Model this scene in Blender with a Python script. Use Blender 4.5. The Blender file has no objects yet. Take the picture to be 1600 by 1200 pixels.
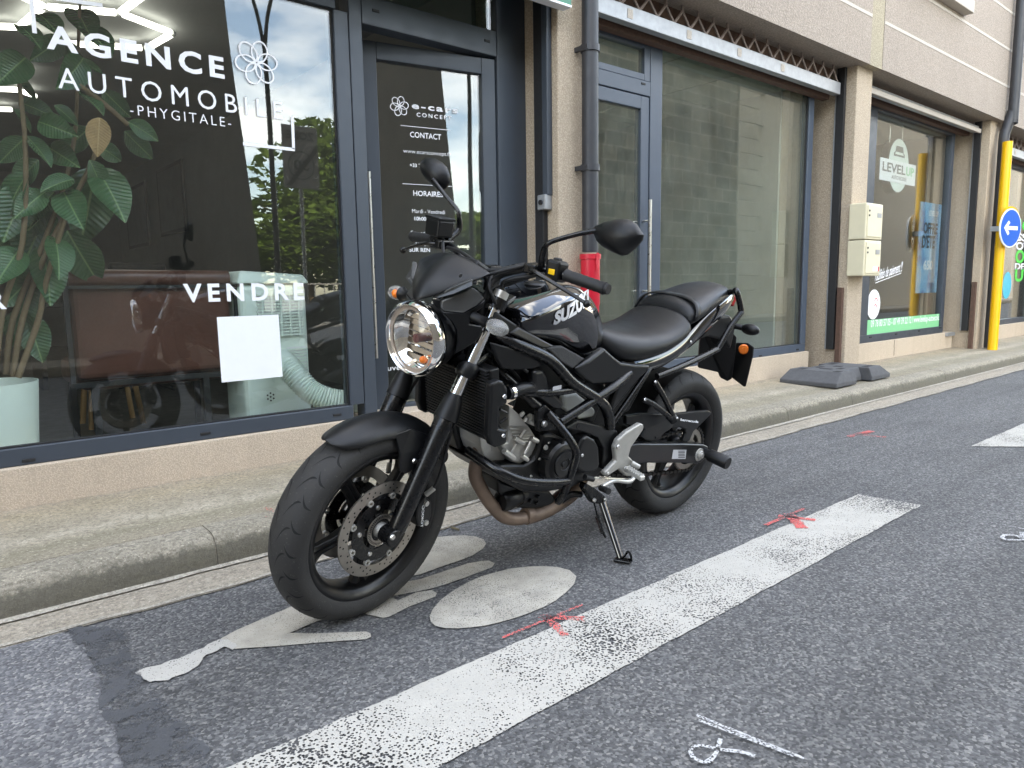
import bpy, bmesh, math, random
import numpy as np
from mathutils import Vector, Matrix
random.seed(7)
SC = bpy.context.scene
COL = SC.collection
# ------------------------------------------------------------------ camera
# world: X along the street, Y towards the shop fronts, Z up; camera 0.956 m above the road
F_PX, PITCH, ROLL, YAW, CAM_H = 1115.0, math.atan(149/1115.0), 0.0155, math.atan2(1340, 1125.0), 0.956
_fh = np.array([math.cos(YAW), math.sin(YAW), 0]); _r0 = np.array([math.sin(YAW), -math.cos(YAW), 0]); _z = np.array([0, 0, 1.0])
FWD = math.cos(PITCH)*_fh - math.sin(PITCH)*_z
_u1 = math.sin(PITCH)*_fh + math.cos(PITCH)*_z
RGT = _r0*math.cos(ROLL) - _u1*math.sin(ROLL)
UPV = _u1*math.cos(ROLL) + _r0*math.sin(ROLL)
CAM = np.array([0, 0, CAM_H])
cam_d = bpy.data.cameras.new('camera'); cam_o = bpy.data.objects.new('camera', cam_d); COL.objects.link(cam_o)
cam_d.sensor_width = 36; cam_d.lens = F_PX/1600*36; cam_d.clip_start = 0.05; cam_d.clip_end = 800
cam_o.matrix_world = Matrix(((RGT[0], UPV[0], -FWD[0], 0), (RGT[1], UPV[1], -FWD[1], 0), (RGT[2], UPV[2], -FWD[2], CAM_H), (0, 0, 0, 1)))
SC.camera = cam_o
# ------------------------------------------------------------------ sky, sun, exposure
SUN_EL, SUN_ROT = math.radians(52), math.radians(22)
w = bpy.data.worlds.new('World'); SC.world = w; w.use_nodes = True
nt = w.node_tree; nt.nodes.clear()
out = nt.nodes.new('ShaderNodeOutputWorld'); bg = nt.nodes.new('ShaderNodeBackground'); bg.inputs[1].default_value = 0.15
sky = nt.nodes.new('ShaderNodeTexSky'); sky.sky_type = 'NISHITA'; sky.sun_disc = False
sky.sun_elevation = SUN_EL; sky.sun_rotation = SUN_ROT; sky.air_density = 1.0; sky.dust_density = 1.2; sky.ozone_density = 1.0
tc = nt.nodes.new('ShaderNodeTexCoord'); mp = nt.nodes.new('ShaderNodeMapping'); mp.inputs['Scale'].default_value = (1.6, 1.6, 4.2); mp.inputs['Location'].default_value = (3.1, 1.7, 0.4)
no = nt.nodes.new('ShaderNodeTexNoise'); no.inputs['Scale'].default_value = 1.5; no.inputs['Detail'].default_value = 9; no.inputs['Roughness'].default_value = 0.55
rp = nt.nodes.new('ShaderNodeValToRGB'); rp.color_ramp.elements[0].position = 0.47; rp.color_ramp.elements[1].position = 0.74
rp.color_ramp.elements[1].color = (0.9, 0.9, 0.9, 1)
mx = nt.nodes.new('ShaderNodeMix'); mx.data_type = 'RGBA'
cl = nt.nodes.new('ShaderNodeRGB'); cl.outputs[0].default_value = (11.5, 11.8, 12.2, 1)
L = nt.links.new
L(tc.outputs['Generated'], mp.inputs[0]); L(mp.outputs[0], no.inputs[0]); L(no.outputs[0], rp.inputs[0]); L(rp.outputs[0], mx.inputs[0])
L(sky.outputs[0], mx.inputs[6]); L(cl.outputs[0], mx.inputs[7]); L(mx.outputs[2], bg.inputs[0]); L(bg.outputs[0], out.inputs[0])
sd = bpy.data.lights.new('sun', 'SUN'); sd.energy = 3.2; sd.angle = math.radians(0.5); sd.color = (1, 0.95, 0.87)
so = bpy.data.objects.new('sun', sd); COL.objects.link(so)
_sv = Vector((math.sin(SUN_ROT)*math.cos(SUN_EL), math.cos(SUN_ROT)*math.cos(SUN_EL), math.sin(SUN_EL)))
so.rotation_euler = (-_sv).to_track_quat('-Z', 'Y').to_euler(); so.location = _sv*60
vs = SC.view_settings; vs.view_transform = 'Standard'; vs.look = 'None'; vs.gamma = 1; vs.use_curve_mapping = False
vs.exposure = 3.25
vs.use_white_balance = True; vs.white_balance_temperature = 7900; vs.white_balance_tint = 9
SC.render.engine = 'CYCLES'
SC.cycles.max_bounces = 10; SC.cycles.transparent_max_bounces = 24; SC.cycles.glossy_bounces = 5
# ------------------------------------------------------------------ photo pixel -> ray helpers
def ray(u, v): return FWD + RGT*(u-800)/F_PX - UPV*(v-600)/F_PX
def onz(u, v, z=0.0): d = ray(u, v); return CAM + d*((z-CAM[2])/d[2])
def ony(u, v, y): d = ray(u, v); return CAM + d*((y-CAM[1])/d[1])
def onx(u, v, x): d = ray(u, v); return CAM + d*((x-CAM[0])/d[0])
# motorcycle frame: x forward, y rider's left, z up, origin at the rear contact patch; leaning on its side stand
BIKE_YAW, BIKE_LEAN = 0.0205, 0.1665
BO = np.array([2.396, 1.891, 0.0])
_c, _s = math.cos(BIKE_YAW), math.sin(BIKE_YAW)
BX = np.array([-_c, -_s, 0]); _l = np.array([_s, -_c, 0])
BY = _l*math.cos(BIKE_LEAN) - _z*math.sin(BIKE_LEAN); BZ = _z*math.cos(BIKE_LEAN) + _l*math.sin(BIKE_LEAN)
RAKE = math.radians(25); STEER = 0.1724
SP = np.array([1.551, 0, 0.0]); _ax = np.array([-math.sin(RAKE), 0, math.cos(RAKE)])
_K = np.array([[0, -_ax[2], _ax[1]], [_ax[2], 0, -_ax[0]], [-_ax[1], _ax[0], 0]])
SR = np.eye(3) + math.sin(STEER)*_K + (1-math.cos(STEER))*_K@_K
def w2b(p): q = np.asarray(p)-BO; return np.array([q@BX, q@BY, q@BZ])
def s2b(p): return SP + SR@(np.asarray(p, float)-SP)
def _bray(u, v): o = CAM-BO; d = ray(u, v); return np.array([o@BX, o@BY, o@BZ]), np.array([d@BX, d@BY, d@BZ])
def _sray(u, v): o, d = _bray(u, v); return SP + SR.T@(o-SP), SR.T@d
def _cut(od, k, c): o, d = od; return tuple(o + d*((c-o[k])/d[k]))
def b(u, v, y): return _cut(_bray(u, v), 1, y)
def s(u, v, y): return _cut(_sray(u, v), 1, y)
def bx(u, v, x): return _cut(_bray(u, v), 0, x)
def sx(u, v, x): return _cut(_sray(u, v), 0, x)
# enlarged views of the photograph in which outlines were read off
def vA(u, v): return (560+u/3.635, 230+v/3.635)
def vB(u, v): return (800+u/3.53, 320+v/3.53)
def vC(u, v): return (680+u/4, 560+v/4)
def vD(u, v): return (900+u/3.529, 560+v/3.529)
def vE(u, v): return (410+u/4, 680+v/4)
def vF(u, v): return (940+u/5, 570+v/5)
def vG(u, v): return (400+u/2.857, 560+v/2.857)
def vH(u, v): return (u/2.857, v/2.857)
def vI(u, v): return (u/2.857, 400+v/2.857)
def vJ(u, v): return (580+u/3.75, 100+v/3.75)
# ------------------------------------------------------------------ mesh helpers
class MB:
    def __init__(self): self.v = []; self.f = []
    def add(self, vs_, fs_):
        n = len(self.v); self.v += [tuple(float(c) for c in p) for p in vs_]; self.f += [tuple(i+n for i in f) for f in fs_]; return self
    def box(self, x0, x1, y0, y1, z0, z1):
        return self.add([(x0,y0,z0),(x1,y0,z0),(x1,y1,z0),(x0,y1,z0),(x0,y0,z1),(x1,y0,z1),(x1,y1,z1),(x0,y1,z1)],
                 [(3,2,1,0),(4,5,6,7),(0,1,5,4),(1,2,6,5),(2,3,7,6),(3,0,4,7)])
    def obox(self, c, ex, ey, ez, hx, hy, hz):
        c = np.array(c, float); ex = _n(ex)*hx; ey = _n(ey)*hy; ez = _n(ez)*hz
        P = [c+sx_*ex+sy_*ey+sz_*ez for sz_ in (-1,1) for (sx_, sy_) in ((-1,-1),(1,-1),(1,1),(-1,1))]
        return self.add(P, [(3,2,1,0),(4,5,6,7),(0,1,5,4),(1,2,6,5),(2,3,7,6),(3,0,4,7)])
    def prism(self, pts, vec):
        """closed outline (3D points) pushed along vec"""
        P = [np.array(p, float) for p in pts]; vec = np.array(vec, float); n = len(P)
        return self.add(P+[p+vec for p in P], [tuple(range(n))[::-1], tuple(range(n, 2*n))]+[(i, (i+1) % n, n+(i+1) % n, n+i) for i in range(n)])
    def loft(self, rings, close=True, cap=True):
        n = len(rings[0]); V = [p for r in rings for p in r]; Fc = []
        for k in range(len(rings)-1):
            for i in range(n if close else n-1):
                j = (i+1) % n; Fc.append((k*n+i, k*n+j, (k+1)*n+j, (k+1)*n+i))
        if cap and close: Fc += [tuple(range(n))[::-1], tuple((len(rings)-1)*n+i for i in range(n))]
        return self.add(V, Fc)
    def tube(self, pts, r, n=10, cap=True, smooth=0, flat=None):
        P = [np.array(p, float) for p in pts]
        R_ = list(r) if hasattr(r, '__len__') else [r]*len(P)
        if smooth: P, R_ = spline(P, R_, smooth)
        rings = []; prev = None
        for i, p in enumerate(P):
            t = _n(P[min(i+1, len(P)-1)]-P[max(i-1, 0)])
            if prev is None:
                a = np.array([0, 0, 1.0]) if abs(t[2]) < 0.9 else np.array([1.0, 0, 0])
                nrm = _n(np.cross(t, a))
            else: nrm = _n(prev - t*(prev@t))
            prev = nrm; bn = np.cross(t, nrm)
            rings.append([p + R_[i]*(math.cos(2*math.pi*k/n)*nrm + math.sin(2*math.pi*k/n)*bn*(flat or 1)) for k in range(n)])
        return self.loft(rings, True, cap)
    def lathe(self, prof, c, axis, n=32, up=None, cap=False, a0=0, a1=2*math.pi):
        """prof: list of (radius, distance along axis)"""
        ax = _n(axis); a = np.array(up, float) if up is not None else (np.array([0, 0, 1.0]) if abs(ax[2]) < 0.9 else np.array([1.0, 0, 0]))
        e1 = _n(a-ax*(a@ax)); e2 = np.cross(ax, e1); c = np.array(c, float)
        full = abs(a1-a0-2*math.pi) < 1e-6; m = n if full else n+1
        rings = [[c + ax*h + r*(math.cos(a0+(a1-a0)*k/n)*e1 + math.sin(a0+(a1-a0)*k/n)*e2) for k in range(m)] for r, h in prof]
        return self.loft(rings, full, cap)
    def sphere(self, c, rx, ry=None, rz=None, n=16, m=10, M=None):
        ry = ry or rx; rz = rz or rx; M = np.eye(3) if M is None else M; c = np.array(c, float); rings = []
        for i in range(m+1):
            th = math.pi*(i+0.0)/m; th = min(max(th, 0.02), math.pi-0.02)
            rings.append([c+M@np.array([rx*math.sin(th)*math.cos(2*math.pi*k/n), ry*math.sin(th)*math.sin(2*math.pi*k/n), -rz*math.cos(th)]) for k in range(n)])
        return self.loft(rings)
    def mirror(self):
        n = len(self.v); V = [(x, -y, z) for x, y, z in self.v]
        self.v += V; self.f += [tuple(i+n for i in f)[::-1] for f in self.f]; return self
    def flip(self):
        self.v = [(x, -y, z) for x, y, z in self.v]; self.f = [f[::-1] for f in self.f]; return self
    def steer(self): self.v = [tuple(s2b(p)) for p in self.v]; return self
    def xf(self, fn): self.v = [tuple(fn(p)) for p in self.v]; return self
    def build(self, name, mat, parent=None, smooth=None, bevel=0, seg=2, sub=0, kind=None):
        me = bpy.data.meshes.new(name); me.from_pydata(self.v, [], self.f); me.update()
        bm_ = bmesh.new(); bm_.from_mesh(me); bmesh.ops.recalc_face_normals(bm_, faces=bm_.faces); bm_.to_mesh(me); bm_.free()
        if mat: me.materials.append(mat)
        if smooth is not None or sub:
            me.polygons.foreach_set('use_smooth', [True]*len(me.polygons))
            if smooth and smooth < 180: me.set_sharp_from_angle(angle=math.radians(smooth))
        o = bpy.data.objects.new(name, me); COL.objects.link(o)
        if parent: o.parent = parent
        if bevel:
            m = o.modifiers.new('bevel', 'BEVEL'); m.width = bevel; m.segments = seg; m.limit_method = 'ANGLE'; m.angle_limit = math.radians(40)
            m.harden_normals = False
        if sub:
            m = o.modifiers.new('sub', 'SUBSURF'); m.levels = sub; m.render_levels = sub
        if kind: o['kind'] = kind
        return o
def _n(v): v = np.array(v, float); return v/max(np.linalg.norm(v), 1e-12)
def spline(P, R_, k):
    P = [np.array(p, float) for p in P]; Q = []; S = []
    for i in range(len(P)-1):
        p0 = P[max(i-1, 0)]; p1 = P[i]; p2 = P[i+1]; p3 = P[min(i+2, len(P)-1)]
        for j in range(k):
            t = j/k; Q.append(0.5*((2*p1)+(-p0+p2)*t+(2*p0-5*p1+4*p2-p3)*t*t+(-p0+3*p1-3*p2+p3)*t**3)); S.append(R_[i]*(1-t)+R_[i+1]*t)
    Q.append(P[-1]); S.append(R_[-1]); return Q, S
def thing(name, label, cat, loc=(0, 0, 0), group=None):
    o = bpy.data.objects.new(name, None); COL.objects.link(o); o.location = loc; o.empty_display_size = 0.2
    return tag(o, label, cat, group)
def tag(o, label, cat, group=None, kind=None):
    if label: o['label'] = label
    if cat: o['category'] = cat
    if group: o['group'] = group
    if kind: o['kind'] = kind
    return o
def off(o, loc):  # shift a mesh so that its parent empty at loc keeps it in place
    o.location = (-loc[0], -loc[1], -loc[2]); return o
# ------------------------------------------------------------------ materials
class NT:
    def __init__(self, name):
        self.m = bpy.data.materials.new(name); self.m.use_nodes = True; self.t = self.m.node_tree; self.t.nodes.clear()
        self.out = self.n('ShaderNodeOutputMaterial'); self.coord = self.n('ShaderNodeTexCoord').outputs['Object']
    def n(self, k, **kw):
        x = self.t.nodes.new(k)
        for a, v in kw.items():
            if a.startswith('i_'): x.inputs[a[2:].replace('_', ' ')].default_value = v
            else: setattr(x, a, v)
        return x
    def l(self, a, c): self.t.links.new(a, c)
    def noise(self, scale, detail=3, rough=0.6, coord=None, stretch=None):
        x = self.n('ShaderNodeTexNoise', i_Scale=scale, i_Detail=detail, i_Roughness=rough); c = coord or self.coord
        if stretch:
            m = self.n('ShaderNodeMapping'); m.inputs['Scale'].default_value = stretch; self.l(c, m.inputs[0]); c = m.outputs[0]
        self.l(c, x.inputs['Vector']); return x.outputs[0]
    def voro(self, scale, feature='F1', out='Color', rnd=1.0):
        x = self.n('ShaderNodeTexVoronoi', feature=feature); x.inputs['Scale'].default_value = scale
        x.inputs['Randomness'].default_value = rnd; self.l(self.coord, x.inputs['Vector']); return x.outputs[out]
    def ramp(self, fac, stops):
        r = self.n('ShaderNodeValToRGB'); e = r.color_ramp.elements
        while len(e) < len(stops): e.new(0.5)
        for i, (p, c) in enumerate(stops):
            e[i].position = p; e[i].color = (c if isinstance(c, tuple) else (c, c, c))+(1,)
        self.l(fac, r.inputs[0]); return r.outputs[0]
    def mix(self, fac, a, c, mode='MIX'):
        x = self.n('ShaderNodeMix', data_type='RGBA', blend_type=mode)
        for v, i in ((fac, 0), (a, 6), (c, 7)):
            if isinstance(v, (int, float)): x.inputs[i].default_value = v if i == 0 else (v, v, v, 1)
            elif isinstance(v, tuple): x.inputs[i].default_value = v+(1,)
            else: self.l(v, x.inputs[i])
        return x.outputs[2]
    def math(self, op, a, c=0.0, clamp=False):
        x = self.n('ShaderNodeMath', operation=op, use_clamp=clamp)
        for v, i in ((a, 0), (c, 1)):
            if isinstance(v, (int, float)): x.inputs[i].default_value = v
            else: self.l(v, x.inputs[i])
        return x.outputs[0]
    def sep(self):
        x = self.n('ShaderNodeSeparateXYZ'); self.l(self.coord, x.inputs[0]); return x.outputs
    def bump(self, h, strength, dist, nrm=None):
        x = self.n('ShaderNodeBump', i_Strength=strength, i_Distance=dist); self.l(h, x.inputs['Height'])
        if nrm: self.l(nrm, x.inputs['Normal'])
        return x.outputs[0]
    def pbsdf(self, col, rough=0.5, metal=0.0, normal=None, **kw):
        p = self.n('ShaderNodeBsdfPrincipled')
        for k, v in [('Base Color', col), ('Roughness', rough), ('Metallic', metal)]+[(a.replace('_', ' '), q) for a, q in kw.items()]:
            if isinstance(v, (int, float)): p.inputs[k].default_value = v
            elif isinstance(v, tuple): p.inputs[k].default_value = v+(1,) if len(v) == 3 else v
            else: self.l(v, p.inputs[k])
        if normal: self.l(normal, p.inputs['Normal'])
        return p.outputs[0]
    def done(self, sh): self.l(sh, self.out.inputs[0]); return self.m
def simple(name, col, rough=0.5, metal=0.0, var=0.12, vscale=14, bump=0.0, bscale=300, rvar=0.12, **kw):
    """plain surface with slight tone, gloss and relief variation"""
    t = NT(name); n1 = t.noise(vscale, 4)
    c = t.mix(n1, tuple(x*(1-var) for x in col), tuple(min(1, x*(1+var)) for x in col))
    r = t.math('ADD', t.math('MULTIPLY', t.noise(vscale*2.3, 3), rvar*2), rough-rvar)
    nb = t.bump(t.noise(bscale, 2), bump, 0.002) if bump else None
    return t.done(t.pbsdf(c, r, metal, nb, **kw))
def emit(name, col, st):
    t = NT(name); e = t.n('ShaderNodeEmission', i_Strength=st); e.inputs[0].default_value = col+(1,); return t.done(e.outputs[0])
def glass(name, tint=(0.93, 0.96, 0.95), mult=1.0, dirt=0.0, dirtcol=(0.5, 0.52, 0.47), streak=False, wave=0.0):
    t = NT(name)
    g = t.n('ShaderNodeNewGeometry'); d = t.n('ShaderNodeVectorMath', operation='DOT_PRODUCT'); t.l(g.outputs['Normal'], d.inputs[0]); t.l(g.outputs['Incoming'], d.inputs[1])
    c = t.math('ABSOLUTE', d.outputs['Value']); f = t.math('POWER', t.math('SUBTRACT', 1.0, c), 5.0)
    f = t.math('MULTIPLY', t.math('ADD', t.math('MULTIPLY', f, 0.957), 0.043), mult, clamp=True)
    tr = t.n('ShaderNodeBsdfTransparent'); tr.inputs[0].default_value = tint+(1,)
    gl = t.n('ShaderNodeBsdfGlossy', i_Roughness=0.0); gl.inputs[0].default_value = (1, 1, 1, 1)
    if wave: t.l(t.bump(t.noise(1.3, 1), wave, 0.02), gl.inputs['Normal'])
    body = tr.outputs[0]
    if dirt:
        df = t.n('ShaderNodeBsdfDiffuse'); df.inputs[0].default_value = dirtcol+(1,)
        k = t.noise(3.0, 5, 0.65)
        if streak:
            k2 = t.noise(9.0, 4, 0.7, stretch=(6.0, 1.0, 0.22)); k = t.math('MULTIPLY', k, t.math('ADD', t.math('MULTIPLY', k2, 1.6), 0.1))
        k = t.math('MULTIPLY', k, dirt, clamp=True)
        ms = t.n('ShaderNodeMixShader'); t.l(k, ms.inputs[0]); t.l(body, ms.inputs[1]); t.l(df.outputs[0], ms.inputs[2]); body = ms.outputs[0]
    m2 = t.n('ShaderNodeMixShader'); t.l(f, m2.inputs[0]); t.l(body, m2.inputs[1]); t.l(gl.outputs[0], m2.inputs[2])
    return t.done(m2.outputs[0])
def asphalt(name, lo, hi, scale=135, tone=0.25, bump=0.55, blue=1.06):
    t = NT(name)
    v = t.n('ShaderNodeSeparateColor'); t.l(t.voro(scale), v.inputs[0])
    agg = t.ramp(v.outputs[0], [(0.0, (lo, lo, lo*blue)), (0.55, ((lo+hi)*.45,)*2+((lo+hi)*.45*blue,)), (0.9, (hi, hi*.99, hi*.97)), (1.0, (hi*1.5, hi*1.45, hi*1.35))])
    fine = t.noise(420, 2); agg = t.mix(0.22, agg, t.mix(fine, lo*0.7, hi*1.1))
    big = t.ramp(t.noise(0.9, 6, 0.6), [(0.25, 1-tone), (0.75, 1+tone*0.4)])
    st = t.mix(1.0, t.ramp(t.noise(4.0, 5, 0.7, stretch=(0.35, 1.6, 1)), [(0.3, 0.84), (0.7, 1.06)]), t.ramp(t.noise(2.2, 4, 0.6, stretch=(0.06, 1.5, 1)), [(0.36, 0.78), (0.5, 1.0), (0.62, 1.08)]), 'MULTIPLY')
    c = t.mix(1.0, t.mix(1.0, agg, big, 'MULTIPLY'), st, 'MULTIPLY')
    h = t.math('ADD', t.math('MULTIPLY', t.voro(scale, out='Distance'), -0.8), t.math('MULTIPLY', fine, 0.5))
    return t.done(t.pbsdf(c, t.ramp(fine, [(0.3, 0.72), (0.7, 0.95)]), 0, t.bump(h, bump, 0.004)))
def roughcast(name, a, c2, scale=190, bump=0.8, stain=0.25, streak=True, stainc=None):
    t = NT(name); f = t.noise(scale, 3, 0.7); v = t.voro(scale*0.9, out='Distance')
    c = t.mix(t.ramp(f, [(0.32, 0.0), (0.7, 1.0)]), a, c2)
    c = t.mix(t.ramp(v, [(0.25, 0.0), (0.6, 0.35)]), c, tuple(x*0.45 for x in a))
    big = t.noise(1.6, 6, 0.65); k = t.ramp(big, [(0.35, 0.0), (0.72, stain)])
    c = t.mix(k, c, stainc or tuple(x*0.5 for x in a))
    if streak:
        s2 = t.noise(3.2, 5, 0.7, stretch=(3.5, 3.5, 0.28)); c = t.mix(t.ramp(s2, [(0.48, 0.0), (0.75, stain*0.9)]), c, tuple(x*0.55 for x in a))
    h = t.math('SUBTRACT', f, t.math('MULTIPLY', v, 0.8))
    return t.done(t.pbsdf(c, 0.92, 0, t.bump(h, bump, 0.004)))
M = {}
M['asphalt'] = asphalt('asphalt', 0.034, 0.200, 150, bump=0.75, blue=1.03)
M['asphalt_new'] = asphalt('asphalt_patch', 0.06, 0.25, 150, tone=0.2, blue=1.09)
M['tar'] = asphalt('tar_seam', 0.022, 0.075, 60, tone=0.5, bump=0.9, blue=1.12)
M['plinth'] = roughcast('plinth_concrete', (0.52, 0.42, 0.315), (0.68, 0.56, 0.435), 200, 0.5, 0.2)
M['pillar'] = roughcast('pillar_roughcast', (0.41, 0.325, 0.235), (0.63, 0.52, 0.395), 120, 0.9, 0.18)
M['facade'] = roughcast('facade_roughcast', (0.31, 0.255, 0.208), (0.44, 0.372, 0.31), 85, 0.9, 0.14)
M['facade_y'] = roughcast('facade_yellowed', (0.33, 0.28, 0.195), (0.46, 0.40, 0.29), 85, 0.8, 0.10)
M['joint'] = roughcast('facade_joint', (0.52, 0.465, 0.40), (0.60, 0.54, 0.475), 200, 0.3, 0.1)
M['soffit'] = roughcast('soffit_paint', (0.74, 0.69, 0.58), (0.82, 0.77, 0.67), 60, 0.25, 0.12, False)
M['frame'] = simple('anthracite_aluminium', (0.042, 0.052, 0.066), 0.42, 0.0, 0.1, 6, 0.06, 500)
M['frame2'] = simple('blue_grey_aluminium', (0.06, 0.078, 0.105), 0.4, 0.0, 0.1, 6, 0.06, 500)
M['rubber'] = simple('black_gasket', (0.012, 0.012, 0.013), 0.6)
M['dark'] = simple('dark_void', (0.01, 0.01, 0.011), 0.9)
M['glass'] = glass('shop_glass', mult=1.5, dirt=0.012, wave=0.05)
M['glass_dusty'] = glass('dusty_shop_glass', tint=(0.86, 0.91, 0.88), mult=1.8, dirt=0.15, streak=True, dirtcol=(0.46, 0.48, 0.42), wave=0.06)
M['glass_clear'] = glass('clear_lens', tint=(0.97, 0.97, 0.97), mult=1.0)
M['white_vinyl'] = simple('white_vinyl', (0.78, 0.78, 0.79), 0.45, 0, 0.03)
M['galv'] = simple('galvanised_steel', (0.34, 0.35, 0.36), 0.45, 0.55, 0.25, 22, 0.1, 90)
M['rust'] = simple('rusty_brown_steel', (0.10, 0.055, 0.038), 0.8, 0.1, 0.45, 30, 0.4, 160)
M['pipe'] = simple('dark_grey_pipe', (0.026, 0.027, 0.031), 0.48, 0, 0.25, 7, 0.05)
M['red'] = simple('red_plastic', (0.55, 0.012, 0.03), 0.4, 0, 0.12)
M['yellow'] = simple('yellow_paint', (0.78, 0.42, 0.005), 0.42, 0, 0.1, 9)
M['blue'] = simple('blue_sign', (0.005, 0.10, 0.46), 0.35, 0, 0.04)
M['white'] = simple('white_paint', (0.78, 0.79, 0.8), 0.4, 0, 0.04)
M['cream'] = simple('cream_plastic', (0.62, 0.56, 0.40), 0.5, 0, 0.06)
M['green'] = simple('light_green_vinyl', (0.20, 0.55, 0.27), 0.45, 0, 0.04)
M['green_l'] = simple('bright_green_vinyl', (0.06, 0.62, 0.08), 0.45, 0, 0.04)
M['green_d'] = simple('dark_green_panel', (0.02, 0.17, 0.09), 0.4, 0, 0.06)
M['mint'] = simple('mint_plastic', (0.78, 0.88, 0.80), 0.4, 0, 0.04)
M['steel'] = simple('brushed_steel', (0.62, 0.61, 0.58), 0.3, 1.0, 0.08)
# ================================================================== GROUND
def concrete(name, a, c2, bands=None, bump=0.5, moss=0.0, grime=0.0):
    t = NT(name); f = t.noise(240, 3, 0.7); c = t.mix(f, a, c2)
    if bands:
        y = t.math('ADD', t.sep()[1], t.math('MULTIPLY', t.math('SUBTRACT', t.noise(3.5, 5, 0.7, stretch=(0.6, 1, 1)), 0.5), 0.16))
        y0, y1 = bands[0][0], bands[-1][0]
        k = t.math('DIVIDE', t.math('SUBTRACT', y, y0), y1-y0)
        c = t.mix(0.75, c, t.ramp(k, [((p-y0)/(y1-y0), q) for p, q in bands]))
        c = t.mix(t.ramp(f, [(0.3, 0.35), (0.6, 0.0)]), c, tuple(x*0.35 for x in a))
    big = t.noise(2.2, 7, 0.7); c = t.mix(t.ramp(big, [(0.38, 0.0), (0.75, 0.45)]), c, tuple(x*0.5 for x in a))
    c = t.mix(t.ramp(t.noise(70, 4, .8), [(.38, .75), (.55, 0.0)]), c, tuple(x*0.5 for x in a)); c = t.mix(t.ramp(t.noise(95, 3, .75), [(.55, 0.0), (.70, .7)]), c, tuple(min(1, x*1.35) for x in c2))
    sp = t.noise(26, 5, 0.75); c = t.mix(t.ramp(sp, [(0.5, 0.0), (0.72, 0.45)]), c, tuple(x*0.55 for x in a))
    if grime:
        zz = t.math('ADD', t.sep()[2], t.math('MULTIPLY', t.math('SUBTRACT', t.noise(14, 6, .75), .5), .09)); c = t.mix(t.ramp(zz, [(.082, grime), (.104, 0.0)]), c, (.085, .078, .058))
    if moss: c = t.mix(t.ramp(t.noise(7, 6, 0.7), [(0.45, 0.0), (0.62, moss)]), c, (0.15, 0.135, 0.085))
    h = t.math('ADD', f, t.math('MULTIPLY', sp, 1.2))
    return t.done(t.pbsdf(c, 0.93, 0, t.bump(h, bump, 0.004)))
M['gutter'] = concrete('gutter_concrete', (0.29, 0.25, 0.195), (0.46, 0.405, 0.325), bump=.9)
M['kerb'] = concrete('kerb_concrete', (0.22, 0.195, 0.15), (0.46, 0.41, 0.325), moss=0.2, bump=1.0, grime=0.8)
M['walk'] = concrete('footway_concrete', (0.29, 0.25, 0.185), (0.45, 0.395, 0.30), bump=0.9,
    bands=[(2.6, (0.35, 0.30, 0.22)), (2.74, (0.25, 0.225, 0.15)), (2.84, (0.54, 0.47, 0.365)), (2.95, (0.38, 0.325, 0.24)), (3.13, (0.46, 0.365, 0.23)), (3.27, (0.44, 0.355, 0.26))], moss=0.3)
def struct(mb, name, mat, **k): o = mb.build(name, mat, **k); o['kind'] = 'structure'; return o
road = struct(MB().add([(-150, -150, 0), (200, -150, 0), (200, 150, 0), (-150, 150, 0)], [(0, 1, 2, 3)]), 'road', M['asphalt'])
def broken(name, lo, hi):
    t = NT(name); n = t.noise(11, 6, .7); n2 = t.noise(160, 2); c = t.mix(n2, lo, hi); c = t.mix(t.ramp(t.noise(3, 4), [(.4, 0.0), (.65, .6)]), c, hi)
    m = t.ramp(n, [(.42, 0.05), (.54, .8)]); p = t.pbsdf(c, .8, 0, t.bump(t.noise(45, 5, .7), .8, .008)); tr = t.n('ShaderNodeBsdfTransparent')
    ms = t.n('ShaderNodeMixShader'); t.l(m, ms.inputs[0]); t.l(tr.outputs[0], ms.inputs[1]); t.l(p, ms.inputs[2]); return t.done(ms.outputs[0])
M['tar'] = broken('tar_seam', (.040, .041, .044), (.10, .104, .112))
def slab(pts, z): return MB().add([(p[0], p[1], z) for p in pts], [tuple(range(len(pts)))])
def px(L_): return [onz(u, v)[:2] for u, v in L_]
def ragged(P, amp, step, seed=1):
    """outline with a worn, wandering edge"""
    rnd = random.Random(seed); Q = []; ph = [(rnd.uniform(0, 6.3), rnd.uniform(.6, 1.4)) for _ in range(6)]; acc = 0.0; step = min(step, .012)
    for i in range(len(P)):
        a = np.array(P[i]); c = np.array(P[(i+1) % len(P)]); d = np.linalg.norm(c-a); n = max(1, int(d/step))
        nn = np.array([-(c-a)[1], (c-a)[0]])/max(d, 1e-6)
        for k in range(n):
            t_ = acc+d*k/n; w_ = sum(math.sin(t_*q*f_+p)/(1+j*.45) for j, (q, (p, f_)) in enumerate(zip((9, 23, 47, 83, 140, 230), ph)))
            Q.append(a+(c-a)*k/n+nn*amp*.75*w_+nn*rnd.gauss(0, amp*.18))
        acc += d
    return Q
# resurfaced trench at the lower left and its tar joint
patch = px([(20, 1007), (78, 984), (128, 999), (150, 1045), (168, 1100), (186, 1150), (196, 1215)])+[(-0.4, 1.0), (-0.6, 2.3)]
o = slab(ragged(patch, 0.004, 0.03, 3), 0.004).build('road_patch', M['asphalt_new'], road)
seam = px([(78, 980), (185, 982), (208, 1040), (245, 1092), (290, 1135), (322, 1178), (332, 1215), (188, 1215), (176, 1145), (158, 1095), (140, 1040), (112, 1000)])
slab(ragged(seam, 0.008, 0.022, 5), 0.006).build('tar_joint', M['tar'], road)
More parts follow.
